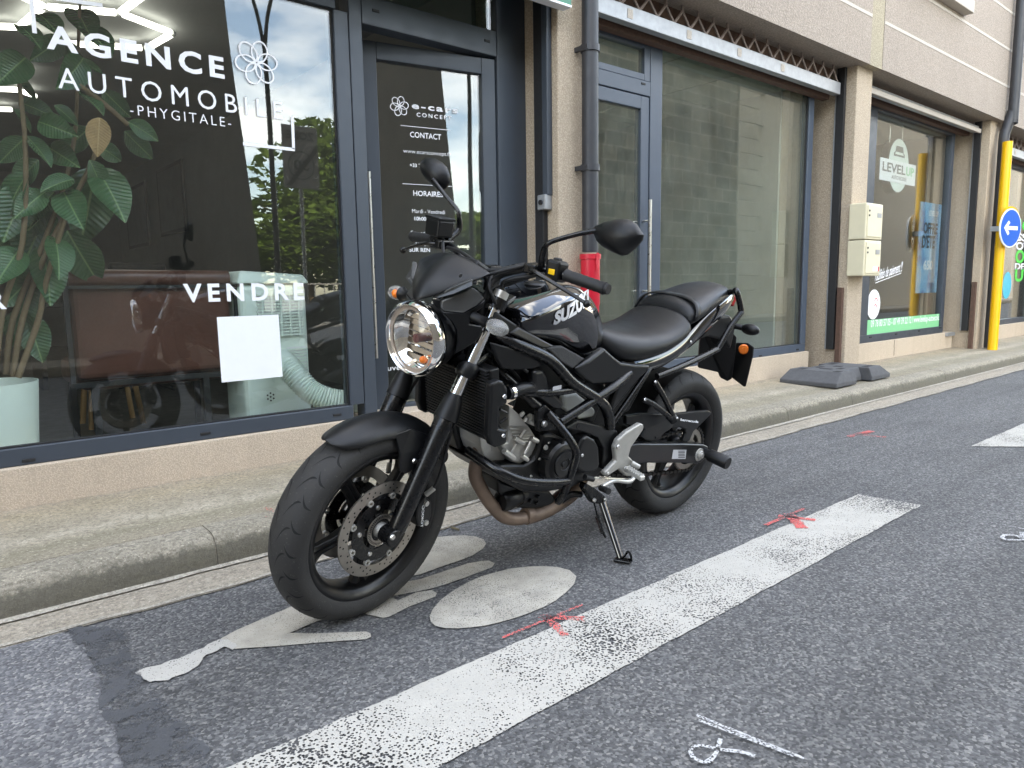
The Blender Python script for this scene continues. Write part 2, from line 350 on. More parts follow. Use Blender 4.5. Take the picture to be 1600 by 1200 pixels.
# worn road paint
def paint(name, col, wear, vs_=150, dirt=0.3, cov=0.0):
    t = NT(name); v = t.voro(vs_, out='Distance'); n = t.noise(2.6, 6, 0.65)
    f = t.noise(60, 4, 0.7)
    k = t.math('ADD', t.math('ADD', t.math('MULTIPLY', v, -0.45), t.math('MULTIPLY', n, 0.62*wear)), t.math('MULTIPLY', f, 0.22))
    k = t.math('ADD', k, 0.3)
    th = 0.46+0.105*wear+cov
    mask = t.ramp(k, [(th-0.015, 1.0), (th+0.02, 0.0)])
    c = t.mix(t.ramp(t.noise(9, 6, 0.7), [(0.35, 0.0), (0.75, dirt)]), col, tuple(x*0.5 for x in col))
    c = t.mix(t.ramp(t.noise(300, 2), [(0.3, 0.25), (0.6, 0.0)]), c, tuple(x*0.55 for x in col))
    p = t.pbsdf(c, 0.8, 0, t.bump(t.noise(200, 3), 0.4, 0.003)); tr = t.n('ShaderNodeBsdfTransparent')
    ms = t.n('ShaderNodeMixShader'); t.l(mask, ms.inputs[0]); t.l(tr.outputs[0], ms.inputs[1]); t.l(p, ms.inputs[2]); return t.done(ms.outputs[0])
M['paint'] = paint('worn_road_paint', (0.47, 0.45, 0.405), 1.0, 130)
M['paint_old'] = paint('yellowed_road_paint', (0.47, 0.435, 0.37), 0.6, 170, 0.8, -.012)
M['paint_fresh'] = paint('flaking_road_paint', (0.47, 0.45, 0.41), 0.75)
M['spray_red'] = paint('red_spray', (0.72, 0.13, 0.12), 1.25, 190, cov=-.035)
M['spray_white'] = paint('white_spray', (0.55, 0.55, 0.55), 1.1, 190, cov=-.02)
slab(ragged([(-1.6, 1.12), (0.75, 1.115), (3.255, 1.15), (3.225, 1.405), (0.4, 1.395), (-1.6, 1.39)], 0.0018, 0.02, 8), 0.005).build('painted_line', M['paint'], road)
slab(ragged([(4.66, 1.40), (4.9, 1.15), (9.0, 1.16), (9.0, 1.41)], 0.002, 0.03, 9), 0.005).build('painted_line', M['paint'], road)
def q2(L_): return px([(500+u/2.858, 780+v/2.858) for u, v in L_])
slab(q2([(490,530),(505,495),(540,455),(600,410),(660,377),(720,350),(790,330),(850,315),(930,306),(1000,304),(1060,308),(1115,322),(1145,350),(1135,385),(1095,425),(1050,460),(1000,487),(940,512),(870,537),(800,556),(740,570),(680,578),(620,583),(560,582),(515,572),(495,553)]), 0.0045).build('painted_symbol', M['paint_old'], road)
slab(q2([(340,230),(400,205),(460,185),(520,174),(580,169),(640,166),(690,170),(730,183),(742,203),(728,225),(680,257),(620,280),(560,300),(500,322),(450,340),(400,350),(350,356),(290,340),(290,270)]), 0.0045).build('painted_symbol', M['paint_old'], road)
slab(q2([(200,425),(310,388),(450,362),(560,325),(660,292),(720,281),(755,279),(780,292),(768,310),(700,335),(640,358),(570,383),(500,404),(400,424),(310,440),(350,457),(430,421),(500,411),(522,425),(515,440),(460,462),(400,484),(350,510),(310,530),(285,536),(220,522),(150,503),(60,470)]), 0.0045).build('painted_symbol', M['paint_old'], road)
slab(px([(345,1000),(371,986),(406,971),(455,950),(500,948),(530,960),(490,975),(453,991),(500,991.6),(572,989),(579,992),(580,997),(572,1001),(500,1006),(430,1012),(368,1016),(352,1013)]), 0.0045).build('painted_symbol', M['paint_old'], road)
slab(ragged(px([(212,1055),(252,1041),(304,1021),(345,1000),(368,1008),(367,1016),(352,1013),(320,1030),(310,1045),(290,1057),(262,1068),(232,1069)]), 0.006, 0.012, 4), 0.005).build('painted_symbol', M['paint_fresh'], road)
def stroke(P, wdt, z, mat, name='spray_mark', parent=None, zf=None):
    P = [np.array((p[0], p[1], 0)) for p in P]; Lf = []; Rt = []
    for i, p in enumerate(P):
        t = _n(P[min(i+1, len(P)-1)]-P[max(i-1, 0)]); n = np.array([-t[1], t[0], 0]); k = wdt*(0.8+0.4*random.random())/2
        zz = z if zf is None else zf(p[1])
        Lf.append(p+n*k+np.array([0, 0, zz])); Rt.append(p-n*k+np.array([0, 0, zz]))
    return MB().loft([Lf, Rt], False).build(name, mat, parent)
def line(a, c, n=8): return [np.array(a)+(np.array(c)-np.array(a))*i/n for i in range(n+1)]
for a, c, wd in [((785,1000),(910,948),0.012),((842,966),(914,971),0.03),((850,964),(884,997),0.03),((1196,823),(1256,797),0.02),((1216,808),(1274,815),0.03),((1232,805),(1254,828),0.05),((1325,684),(1362,675),0.05),((1336,680),(1384,685),0.05)]:
    stroke(line(onz(*a)[:2], onz(*c)[:2]), wd*.9, 0.0075, M['spray_red'], parent=road)
for a, c in [((1088,1122),(1256,1190)), ((1092,1130),(1240,1186)), ((1566,822),(1604,830))]: stroke(line(onz(*a)[:2], onz(*c)[:2], 12), 0.008, 0.0075, M['spray_white'], parent=road)
lp, _ = spline([onz(1000+u/2.4, 700+v/2.4) for u, v in [(432,1168),(380,1152),(300,1142),(230,1128),(192,1140),(198,1170),(245,1190),(282,1160),(302,1102)]], [1]*9, 5)
stroke([p[:2] for p in lp], 0.010, 0.0076, M['spray_white'], parent=road)
lp, _ = spline([onz(1000+u/2.4, 700+v/2.4) for u, v in [(1445,350),(1410,352),(1370,350),(1358,340),(1375,332),(1410,335),(1430,345),(1432,322)]], [1]*8, 5)
stroke([p[:2] for p in lp], 0.014, 0.0076, M['spray_white'], parent=road)
# gutter, kerb stones, footway
side = struct(MB().add([(-12, 2.63, .126), (30, 2.63, .126), (30, 3.30, .152), (-12, 3.30, .152), (-12, 2.63, -.1), (30, 2.63, -.1)], [(0, 1, 2, 3), (0, 4, 5, 1)]), 'sidewalk', M['walk'])
gut = struct(MB().loft([[(x, 2.305+0.006*math.sin(x*7.3)+0.004*math.sin(x*23), 0.004) for x in np.arange(-12, 30, .12)], [(x, 2.40, 0.009) for x in np.arange(-12, 30, .12)], [(x, 2.50, 0.012) for x in np.arange(-12, 30, .12)]], False), 'gutter', M['gutter'])
kprof = [(2.478, -0.05), (2.482, 0.045), (2.492, 0.092), (2.512, 0.115), (2.54, 0.124), (2.63, 0.1265), (2.63, -0.05)]
for i in range(-6, 26):
    x0 = 0.737+0.957*i+0.002; x1 = x0+0.957-0.004; dz = random.uniform(-.003, .003)
    ks = MB()
    ks.loft([[(x, y, z+dz*(z > 0)) for y, z in kprof] for x in (x0, x0+.004, x1-.004, x1)])
    ks.build('kerb_stone', M['kerb'], side, smooth=35)
MB().loft([[(x, y+.004*(y<2.6), z-.004*(z>0)) for y, z in kprof] for x in (-5.2, 25.6)]).build('kerb_bedding', M['gutter'], side)
M['mortar'] = concrete('pale_mortar', (.34, .305, .25), (.52, .47, .395), bump=.9)
rl = random.Random(12); xs_l = list(np.arange(-5, 25, .05)); wl_ = [.006+.008*max(0, math.sin(x*1.7)+.6*math.sin(x*4.3+1)+rl.uniform(-.5, .5)) for x in xs_l]
MB().loft([[(x, 2.474-q, .0165) for x, q in zip(xs_l, wl_)], [(x, 2.4805, .022) for x in xs_l]], False).build('mortar_line', M['mortar'], gut)
MB().loft([[(x, 2.312+.006*math.sin(x*7.3)+.004*math.sin(x*23)-.004, .0075) for x in xs_l], [(x, 2.318+.006*math.sin(x*7.3)+.004*math.sin(x*23)+q*.6, .0085) for x, q in zip(xs_l, wl_)]], False).build('mortar_line', M['mortar'], gut)
for k in range(2): # red spray strokes on the footway edge
    a, c = [((414, 794), (432, 799)), ((414, 807), (431, 803))][k]
    stroke(line(onz(*a, .131)[:2], onz(*c, .131)[:2], 4), 0.018, 0.132, M['spray_red'], parent=side, zf=lambda y: .132+(y-2.63)*.0388)
# ================================================================== BUILDING
bld = thing('building', 'beige roughcast building with four shop fronts behind square pillars', 'building', (0, 2.925, 0))
BL = (0, 2.925, 0)
def bpart(mb, name, mat, parent=bld, **k):
    o = mb.build(name, mat, parent, **k)
    return off(o, BL) if parent is bld else o
YP, YW = 3.0, 3.27
ZS = 2.833
PIL = [(-1.05, -0.74), (2.885, 3.2), (6.47, 6.765), (9.90, 10.20), (13.35, 13.65)]
for x0, x1 in PIL: bpart(MB().box(x0, x1, YP, 3.62, 0.10, ZS-.002), 'pillar', M['pillar'], bevel=0.008)
# plinths below the windows
for x0, x1, zt in [(-0.74, 2.885, .309), (3.2, 6.30, .345), (6.765, 9.86, .345), (10.2, 13.35, .345)]:
    bpart(MB().box(x0, x1, 3.25, 3.62, 0.10, zt), 'plinth', M['plinth'], bevel=0.006)
# soffit, first-floor wall in bands with raised pale joints
bpart(MB().box(-12, 46, 2.94, 3.62, ZS, ZS+.12), 'soffit', M['soffit'])
zb = [ZS-.012]+[3.215+0.403*i for i in range(0, 42)]
cols = [(-12, 6.535, 'facade'), (6.535, 6.775, 'facade_y'), (6.775, 46, 'facade')]
for i in range(len(zb)-1):
    for x0, x1, m_ in cols:
        if m_ == 'facade_y' and i: continue
        z0, z1 = zb[i]+(.014 if i else 0), zb[i+1]-.014
        if m_ == 'facade_y': z1 = zb[-1]-.014
        bpart(MB().box(x0+.001, x1-.001, 2.925+(.004 if m_ == 'facade_y' else 0), 3.2, z0, z1), 'wall_panel', M[m_])
for z in zb[1:]:
    for x0, x1 in ((-12, 6.53), (6.78, 46)): bpart(MB().box(x0, x1, 2.9225, 3.2, z-.0138, z+.0138), 'joint_strip', M['joint'])
bpart(MB().box(-12, 46, 3.2, 14, ZS+.13, zb[-1]), 'upper_floors', M['facade'])
# first-floor window sills and windows (one sill corner shows at the top of the picture)
sill = [ony(1270+u/4.615, v/4.615, 2.83) for u, v in [(1165, 96), (1213, 84)]]
xs1 = sill[0][0]; zsill = sill[0][2]
for k in range(-3, 3):
    xr = xs1+k*3.43
    wn = bpart(MB().box(xr-1.55, xr-.08, 2.915, 2.96, zsill+.14, zsill+1.75), 'window', M['frame'])
    bpart(MB().box(xr-1.47, xr-.16, 2.905, 2.914, zsill+.22, zsill+1.67), 'pane', M['glass'], wn)
    bpart(MB().box(xr-1.65, xr, 2.83, 2.96, zsill, zsill+.12), 'sill', M['joint'], wn, bevel=.006)
# recess closing walls behind pillars, between the shops
for x0, x1 in [(2.80, 3.2), (6.35, 6.765), (9.8, 10.2), (-1.05, -.74), (13.35, 13.65)]:
    bpart(MB().box(x0+.002, x1-.002, 3.62, 13.5, 0.0, ZS+.1), 'party_wall', M['pillar'])
bpart(MB().box(-12, -1.05, 3.0, 13.5, 0.0, ZS+.1), 'side_wall', M['pillar'])
bpart(MB().box(13.65, 46, 3.0, 13.5, 0.0, ZS+.1), 'side_wall', M['pillar'])
bpart(MB().box(-12, 46, 13.5, 13.7, 0.0, ZS+.1), 'rear_wall', M['pillar'])
# ---- text
_cap = None
def text_mesh(st, bold, space):
    cu = bpy.data.curves.new('txt', 'FONT'); cu.body = st; cu.size = 1.0; cu.extrude = 0.004; cu.offset = bold; cu.space_character = space; cu.resolution_u = 3
    ob = bpy.data.objects.new('txt', cu); COL.objects.link(ob); me = bpy.data.meshes.new_from_object(ob)
    bpy.data.objects.remove(ob); bpy.data.curves.remove(cu); return me
def text(st, p0, p1, cap, mat, parent, bold=0.0, space=1.0, thick=0.0012, name='lettering', slant=0.0, up=(0, 0, 1)):
    """p0, p1: left and right end of the base line (world), cap: cap height in metres"""
    global _cap
    if _cap is None:
        hm = text_mesh('H', 0, 1); _cap = max(v.co.y for v in hm.vertices); bpy.data.meshes.remove(hm)
    me = text_mesh(st, bold, space); xs_ = [v.co.x for v in me.vertices]; x0, x1 = min(xs_), max(xs_)
    p0 = np.array(p0, float); p1 = np.array(p1, float); ex = p1-p0; up = np.array(up, float); n = _n(np.cross(ex, up)); ky = cap/(_cap+2*bold)
    for v in me.vertices:
        a = (v.co.x-x0)/(x1-x0); q = p0+ex*a+up*(v.co.y+bold)*ky+n*(0.5+v.co.z/0.008)*thick + _n(ex)*slant*v.co.y*ky; v.co = q
    me.materials.append(mat); o = bpy.data.objects.new(name, me); COL.objects.link(o); o.parent = parent
    off(o, parent.matrix_world.translation if False else WOFF.get(parent.name, (0, 0, 0))); return o
WOFF = {bld.name: BL}
def rails(parent, rects, mat, y0, y1, name='frame_rail', bevel=0.004):
    for x0, x1, z0, z1 in rects: bpart(MB().box(x0, x1, y0, y1, z0, z1), name, mat, parent, bevel=bevel)
def opening(name):
    e = bpy.data.objects.new(name, None); COL.objects.link(e); e.parent = bld; e.location = (-BL[0], -BL[1], -BL[2]); return e
# ---- shop 1: large window
w1 = opening('shop_window')
GY0, GY1 = 3.292, 3.300
rails(w1, [(-.74, 1.69, .310, .380), (-.74, 1.69, 2.283, 2.36), (1.676, 1.752, .3805, 2.2825), (-.74, -.66, .3805, 2.2825), (-.74, 1.69, 2.361, ZS-.005)], M['frame'], YW, 3.35)
rails(w1, [(-.66, 1.676, .380, .386), (-.66, 1.676, 2.277, 2.283), (1.670, 1.676, .386, 2.277)], M['rubber'], 3.284, 3.31, 'gasket', 0)
bpart(MB().box(-.66, 1.676, GY0, GY1, .382, 2.281), 'pane', M['glass'], w1)
for u, v in [(45, 719), (321, 677), (527, 648)]:
    p = ony(u, v, YW); bpart(MB().box(p[0]-.022, p[0]+.022, YW-.004, YW+.002, p[2]-.006, p[2]+.006), 'drain_cap', M['rubber'], w1, bevel=.002)
TY = 3.2905
def g(u, v): return ony(u, v, TY)
def gt(st, a, c, cap_px, mat, parent, **k):
    p0 = g(*a); p1 = g(*c); top = g(a[0], a[1]-cap_px); z = (p0[2]+p1[2])/2; p0[2] = p1[2] = z
    return text(st, p0, p1, top[2]-g(*a)[2], mat, parent, **k)
wv = M['white_vinyl']
gt('AGENCE', vH(210, 222), vH(1003, 348), 38, wv, w1, bold=.03, space=1.35)
gt('AUTOMOBILE', vH(262, 395), vH(1262, 533), 32.5, wv, w1, bold=0.0, space=1.5)
gt('-PHYGITALE-', vH(582, 512), vH(1032, 567), 15.5, wv, w1, bold=-.008, space=1.35)
gt('VENDRE', vI(822, 209), vI(1358, 193), 29, wv, w1, bold=.03, space=1.45)
gt('R', (-17, 484.5), (11, 482), 28, wv, w1, bold=.03)
def strip(a, c, wpx, parent, mat=wv, fn=g, name='lettering'):
    a = np.array(fn(*a)); c = np.array(fn(*c)); d = _n(c-a); n = np.array([-d[2]*1.0, 0, d[0]]) if abs(d[1]) < .3 else np.array([0, 0, 1.0]); k = wpx/2*3.6/1115
    n = _n(n); P = [a+n*k, c+n*k, c-n*k, a-n*k]; return bpart(MB().prism(P, (0, .001, 0)), name, mat, parent)
strip(vH(1085, 642), vH(1316, 668), 4.5, w1); strip(vH(1311, 666), vH(1305, 520), 4.2, w1)
strip(vH(138, -20), vH(155, 148), 4.5, w1); strip(vH(250, -8), vH(458, 24), 4.5, w1)
def rosette(c, R_, parent, wd=0.10, yo=0.0, ex=None, fn=None):
    """open six-petal flower made of overlapping looped bands"""
    ex = np.array((1, 0, 0.0)) if ex is None else ex; nrm = _n(np.cross(ex, (0, 0, 1))); c = np.array(c, float); mb = MB()
    for k in range(6):
        a = math.radians(60*k+12); ctr = np.array([math.cos(a), math.sin(a)])*0.53*R_; rad = np.array([math.cos(a), math.sin(a)]); tan = np.array([-rad[1], rad[0]]); A_ = []; B_ = []
        for j in range(25):
            t = 2*math.pi*j/24; e = rad*math.cos(t)*0.46+tan*math.sin(t)*0.36
            for L2, s_ in ((A_, 1+wd*.9), (B_, 1-wd*.9)):
                q = ctr+e*R_*s_; L2.append(c+ex*q[0]+np.array([0, 0, 1])*q[1]+nrm*(0.0010+0.00012*k))
        mb.loft([A_, B_], False)
    return bpart(mb, 'emblem', wv, parent)
c0 = g(*vH(1145, 280)); rosette(c0, 0.097, w1)
qa, qb = g(339, 497), g(442, 596)
tl, tr_, br_, bl_ = [g(*vI(u, v)) for u, v in [(968, 273), (1243, 262), (1262, 538), (990, 565)]]
bpart(MB().prism([tl, tr_, br_, bl_], (0, .0012, 0)), 'square_sticker', M['white'], w1)
# ---- shop 1: door leaf standing ajar, transom light, posts
d1 = opening('shop_door')
rails(d1, [(1.756, 1.826, .20, ZS-.005), (2.672, 2.884, .20, ZS-.005), (1.827, 2.671, 2.249, 2.385), (1.827, 2.671, 2.74, ZS-.005)], M['frame'], YW, 3.36, 'door_frame')
bpart(MB().box(1.827, 2.671, GY0, GY1, 2.386, 2.739), 'transom_pane', M['glass'], d1)
for u, v in [(587, 17), (761, 64)]:
    p = ony(u, v, YW); bpart(MB().box(p[0]-.02, p[0]+.02, YW-.004, YW+.002, p[2]-.007, p[2]+.007), 'drain_cap', M['rubber'], d1, bevel=.002)
HG = np.array([2.668, 3.285, 0]); DL = np.array([1.905, 3.442, 0]); dex = _n(HG-DL); dn = np.array([-dex[1], dex[0], 0]); DW = np.linalg.norm(HG-DL)
if dn[1] < 0: dn = -dn
def leafbox(a0, a1, d0, d1_, z0, z1): return MB().prism([DL+dex*a0+dn*d0+np.array([0, 0, z0]), DL+dex*a1+dn*d0+np.array([0, 0, z0]), DL+dex*a1+dn*d1_+np.array([0, 0, z0]), DL+dex*a0+dn*d1_+np.array([0, 0, z0])], (0, 0, z1-z0))
leaf = opening('door_leaf'); leaf.parent = d1; leaf.location = (0, 0, 0)
for a0, a1, z0, z1 in [(0, .085, .19, 2.238), (DW-.085, DW, .19, 2.238), (.0855, DW-.0855, 2.15, 2.238), (.0855, DW-.0855, .19, .33)]: bpart(leafbox(a0, a1, 0, .06, z0, z1), 'leaf_rail', M['frame'], leaf, bevel=.004)
bpart(leafbox(.084, DW-.084, .022, .030, .329, 2.151), 'pane', M['glass'], leaf)
bpart(MB().box(1.83, 2.668, 3.30, 3.62, .12, .188), 'threshold', M['frame'], d1)
def onleaf(u, v, d=0.0195):
    dr = ray(u, v); P0 = DL+dn*d; t = ((P0-CAM)@dn)/(dr@dn); return CAM+dr*t
def lt(st, a, c, cap_px, bold=0.0, space=1.0):
    p0 = onleaf(*vJ(*a)); p1 = onleaf(*vJ(*c)); cap = onleaf(*vJ(a[0], a[1]-cap_px*3.75))[2]-p0[2]; z = (p0[2]+p1[2])/2; p0[2] = p1[2] = z
    return text(st, p0, p1, cap, wv, leaf, bold=bold, space=space)
lt('e-cars', (238, 262), (508, 290), 10, .03, 1.25); lt('CONCEPT', (266, 309), (470, 328), 6.3, .02, 1.45)
lt('CONTACT', (228, 428), (410, 446), 8.8, .015); lt('www.ecarsconcept.fr', (188, 523), (466, 537), 6.0, -.004)
lt('+33 7', (226, 603), (291, 606), 5.6, .02); lt('HORAIRES', (247, 772), (421, 780), 8.2, .015)
lt('Mardi - Vendredi', (240, 872), (432, 880), 6.0, -.004); lt('10h00 - 19h00', (254, 918), (420, 921), 6.0, .02)
lt('Samedi 1', (233, 1000), (345, 1002), 6.2, -.004); lt('UNIQUEMENT', (262, 1062), (408, 1066), 6.0, .02); lt('SUR REN', (223, 1100), (345, 1102), 6.2, .02)
lt('ouvert', (62, 1792), (215, 1796), 8.0, .01)
for a, c in [((172, 362), (464, 389)), ((184, 702), (474, 720))]:
    p0 = onleaf(*vJ(*a)); p1 = onleaf(*vJ(*c)); z = (p0[2]+p1[2])/2
    bpart(MB().prism([p0*[1, 1, 0]+[0, 0, z], p1*[1, 1, 0]+[0, 0, z], p1*[1, 1, 0]+[0, 0, z+.003], p0*[1, 1, 0]+[0, 0, z+.003]], dn*.001), 'lettering', wv, leaf)
rosette(onleaf(*vJ(165, 247)), 0.052, leaf, .12, ex=dex)
hb = MB(); ha = onleaf(*(576, 268), d=-.05); hb_ = onleaf(*(584, 560), d=-.05); hb.tube([ha, (ha[0], ha[1], hb_[2])], .011, 12)
for z in (ha[2]-.12, hb_[2]+.12): hb.tube([(ha[0], ha[1], z), np.array((ha[0], ha[1], z))+dn*.05], .007, 8)
bpart(hb, 'pull_handle', M['steel'], leaf, smooth=40)
# ---- shop 2: door and dusty window
d2 = opening('shop_door')
rails(d2, [(3.202, 3.30, .345, ZS-.13), (4.02, 4.148, .346, ZS-.13), (3.301, 4.019, 2.24, 2.335), (3.301, 4.019, 2.58, ZS-.13)], M['frame2'], YW, 3.34, 'door_frame')
rails(d2, [(3.305, 3.40, .36, 2.235), (3.93, 4.015, .36, 2.235), (3.401, 3.929, 2.15, 2.235), (3.401, 3.929, .36, .46)], M['frame2'], YW+.006, 3.335, 'leaf_rail')
rails(d2, [(3.301, 3.36, 2.336, 2.579), (3.96, 4.019, 2.336, 2.579), (3.3605, 3.9595, 2.336, 2.38), (3.3605, 3.9595, 2.545, 2.579)], M['frame2'], YW+.004, 3.33, 'transom_rail')
bpart(MB().box(3.398, 3.932, GY0, GY1, .458, 2.152), 'pane', M['glass_dusty'], d2)
bpart(MB().box(3.358, 3.962, GY0, GY1, 2.378, 2.547), 'pane', M['glass_dusty'], d2)
hp = ony(1016, 312, YW-.055); hq = ony(1014, 438, YW-.055); hm = MB().tube([hp, (hp[0], hp[1], hq[2]-.45)], .012, 12)
for z in (hp[2]-.14, hp[2]-.62): hm.tube([(hp[0], hp[1], z), (hp[0], YW+.01, z)], .008, 8)
bpart(hm, 'pull_handle', M['steel'], d2, smooth=40)
p = ony(1005, 131, YW); bpart(MB().box(p[0]-.02, p[0]+.02, YW-.004, YW+.002, p[2]-.006, p[2]+.006), 'drain_cap', M['rubber'], d2)
w2 = opening('shop_window')
rails(w2, [(4.1485, 6.265, .346, .415), (4.1485, 6.265, 2.64, ZS-.1), (6.18, 6.265, .4155, 2.6395)], M['frame2'], YW, 3.34)
rails(w2, [(4.1485, 4.156, .4155, 2.6395), (6.168, 6.18, .4155, 2.6395), (4.156, 6.168, .4155, .422)], M['rubber'], 3.283, 3.315, 'gasket', 0)
bpart(MB().box(4.15, 6.175, GY0, GY1, .418, 2.6395), 'pane', M['glass_dusty'], w2)
for u, v in [(1188, 556), (1246, 546)]:
    p = ony(u, v, YW); bpart(MB().box(p[0]-.02, p[0]+.02, YW-.004, YW+.002, p[2]-.006, p[2]+.006), 'drain_cap', M['rubber'], w2)
# ---- shop 3: driving school window
w3 = opening('shop_window')
rails(w3, [(7.27, 9.60, .346, .425), (7.27, 9.60, 2.655, ZS-.1), (7.27, 7.53, .4255, 2.6545), (9.51, 9.60, .4255, 2.6545)], M['frame'], YW, 3.34)
bpart(MB().box(7.52, 9.52, GY0, GY1, .42, 2.66), 'pane', M['glass'], w3)
for u, v in [(1360, 527), (1400, 522), (1436, 517), (1469, 512)]:
    p = ony(u, v, YW); bpart(MB().box(p[0]-.025, p[0]+.025, YW-.004, YW+.002, p[2]-.007, p[2]+.007), 'drain_cap', M['rubber'], w3)
def vK(u, v): return (1320+u/6.668, 400+v/6.668)
def vL(u, v): return (1300+u/5, 180+v/5)
ban = [g(*vK(u, v)) for u, v in [(233, 676), (1020, 592), (1012, 722), (227, 830)]]
zb0, zb1 = (ban[2][2]+ban[3][2])/2, (ban[0][2]+ban[1][2])/2; xb0, xb1 = ban[3][0], ban[1][0]
bpart(MB().box(xb0, xb1, TY-.001, TY, zb0, zb1), 'banner', M['green'], w3)
text('09 78 80 57 05 - 07 49 39 22 12 / www.levelup-autoecole.fr', (xb0+.08, TY-.002, zb0+.075), (xb1-.05, TY-.002, zb0+.075), .072, wv, w3, bold=.01)
cs = g(*vK(300, 505)); rs = .155
bpart(MB().lathe([(0.0005, 0), (rs, 0), (rs, .001), (.0005, .001)], (cs[0], TY-.001, cs[2]), (0, 1, 0), 32), 'round_sticker', M['white'], w3)
for dx, dz, m_ in [(-.05, .03, M['mint']), (.05, .03, M['red']), (-.02, -.03, M['mint']), (.04, -.035, M['red'])]:
    bpart(MB().lathe([(.038, 0), (.028, 0), (.028, .0006), (.038, .0006)], (cs[0]+dx, TY-.0022, cs[2]+dz), (0, 1, 0), 18, a0=-1.6, a1=1.6), 'emblem', m_, w3)
fa = g(*vK(312, 262)); fb = g(*vK(592, 160))
text('Facilités de paiement !!', fa, fb, .105, wv, w3, bold=.01, slant=.2)
strip(vK(318, 282), vK(588, 178), 2.2, w3)
# ---- shop 4: black front with green lettering
w4 = opening('shop_window')
rails(w4, [(10.2, 10.36, .346, ZS-.1), (11.05, 11.22, .346, ZS-.1), (13.2, 13.35, .346, ZS-.1), (10.361, 11.049, .346, .42), (11.221, 13.199, .346, .42), (10.361, 11.049, 2.5, ZS-.1), (11.221, 13.199, 2.5, ZS-.1)], M['frame'], YW, 3.36)
bpart(MB().box(10.355, 11.055, GY0, GY1, .415, 2.505), 'pane', M['glass'], w4); bpart(MB().box(11.215, 13.205, GY0, GY1, .415, 2.505), 'pane', M['glass'], w4)
for st, (u, v), wpx, cap_, m_ in [('ICI', (1590.5, 361), 20, .17, 'green_l'), ('SSEZ', (1588, 376), 27, .11, 'white_vinyl'), ('OTRE', (1587, 390), 26, .11, 'white_vinyl'), ('ODE', (1586, 411), 25, .19, 'green_l'), ('DE LA', (1585.5, 421), 24, .09, 'white_vinyl'), ('UTE', (1585, 440), 25, .19, 'green_l')]:
    p0 = g(u, v); p1 = np.array([p0[0]+.042*wpx, TY, p0[2]]); text(st, p0, p1, cap_, M[m_], w4, bold=.03)
pk = g(1568, 446); bpart(MB().lathe([(.0005, 0), (.19, 0), (.19, .001), (.0005, .001)], (pk[0]+.15, TY-.001, pk[2]), (0, 1, 0), 28), 'round_sticker', simple('turquoise_vinyl', (.02, .42, .55), .4), w4)
# ---- rolling grilles above shops 2, 3, 4
M['lattice'] = simple('weathered_grille', (.24, .19, .165), .7, .2, .3, 30)
def grille(x0, x1, zbar, h, slot=True, white=False):
    e = opening('rolling_grille')
    bpart(MB().box(x0, x1, 3.10, 3.16, zbar, zbar+h), 'bottom_bar', M['galv'], e, bevel=.004)
    if white: bpart(MB().box(x0, x1, 3.075, 3.0985, zbar-.012, zbar+.035), 'edge_strip', M['joint'], e, bevel=.003)
    bpart(MB().box(x0, x1, 3.195, 3.262, zbar-.02, ZS-.004), 'backing', M['rust'], e)
    n = int((x1-x0)/.168)
    if slot:
        for i in range(n):
            a = x0+(x1-x0)*i/n; dx = (x1-x0)/n
            for q, (p0, p1) in enumerate((((a, zbar+h+.006), (a+dx*.5, zbar+h+.10)), ((a+dx*.5, zbar+h+.10), (a+dx, zbar+h+.006)))):
                bpart(MB().tube([(p0[0], 3.13, p0[1]), (p1[0], 3.13, p1[1])], .010, 6), 'lattice_bar', M['lattice'], e)
            bpart(MB().tube([(a+dx*.5, 3.13, zbar+h+.10), (a+dx*.5, 3.13, ZS-.006)], .010, 6), 'lattice_bar', M['lattice'], e)
    bpart(MB().tube([(x0, 3.13, zbar+h+.004), (x1, 3.13, zbar+h+.004)], .006, 6), 'lattice_rail', M['rust'], e)
    for q in range(4):
        xx = x0+(x1-x0)*(.12+.19*q); bpart(MB().box(xx, xx+.05, 3.0975, 3.0995, zbar+.025, zbar+h-.02), 'tape_mark', M['joint'], e)
    return e
grille(3.2, 6.38, 2.583, .10); grille(6.765, 9.82, 2.69, .07, False, True); grille(10.2, 13.35, 2.56, .10)
# guide rails on the pillar sides, steel corner guards, brackets
for x, zt in [(6.462, ZS), (9.892, ZS), (2.878, ZS), (13.342, ZS)]:
    bpart(MB().box(x-.03, x+.006, 3.09, 3.16, .36 if x > 3 else .2, zt-.004), 'guide_rail', M['rubber'], bevel=.002)
    bpart(MB().box(x-.012, x+.006, 3.165, 3.18, .36 if x > 3 else .2, zt-.004), 'guide_lip', M['galv'])
for xg, zt in [(6.44, .92), (9.87, .95)]:
    bpart(MB().box(xg-.012, xg+.028, 3.03, 3.075, .13, zt), 'corner_guard', M['rust'], bevel=.002)
bpart(MB().box(9.62, 9.86, 3.22, 3.40, .30, .34), 'drip_plate', M['galv'])
# crack in the third plinth
pc = ony(1397, 545, 3.2495)
ck = [(pc[0]+random.uniform(-.006, .006), 3.2492, .17+.17*i/9) for i in range(10)]
stroke_mb = MB().loft([[(x-.006, y, z) for x, y, z in ck], [(x+.006, y, z) for x, y, z in ck]], False); bpart(stroke_mb, 'crack', M['dark'])
# fascia sign above shop 1 (green panel with pale rim)
fz = 2.452
bpart(MB().box(-.9, 2.893, 2.90, 2.96, fz+.012, fz+.36), 'fascia_panel', M['green_d']); bpart(MB().box(-.9, 2.893, 2.898, 2.962, fz, fz+.0115), 'fascia_trim', M['white'])
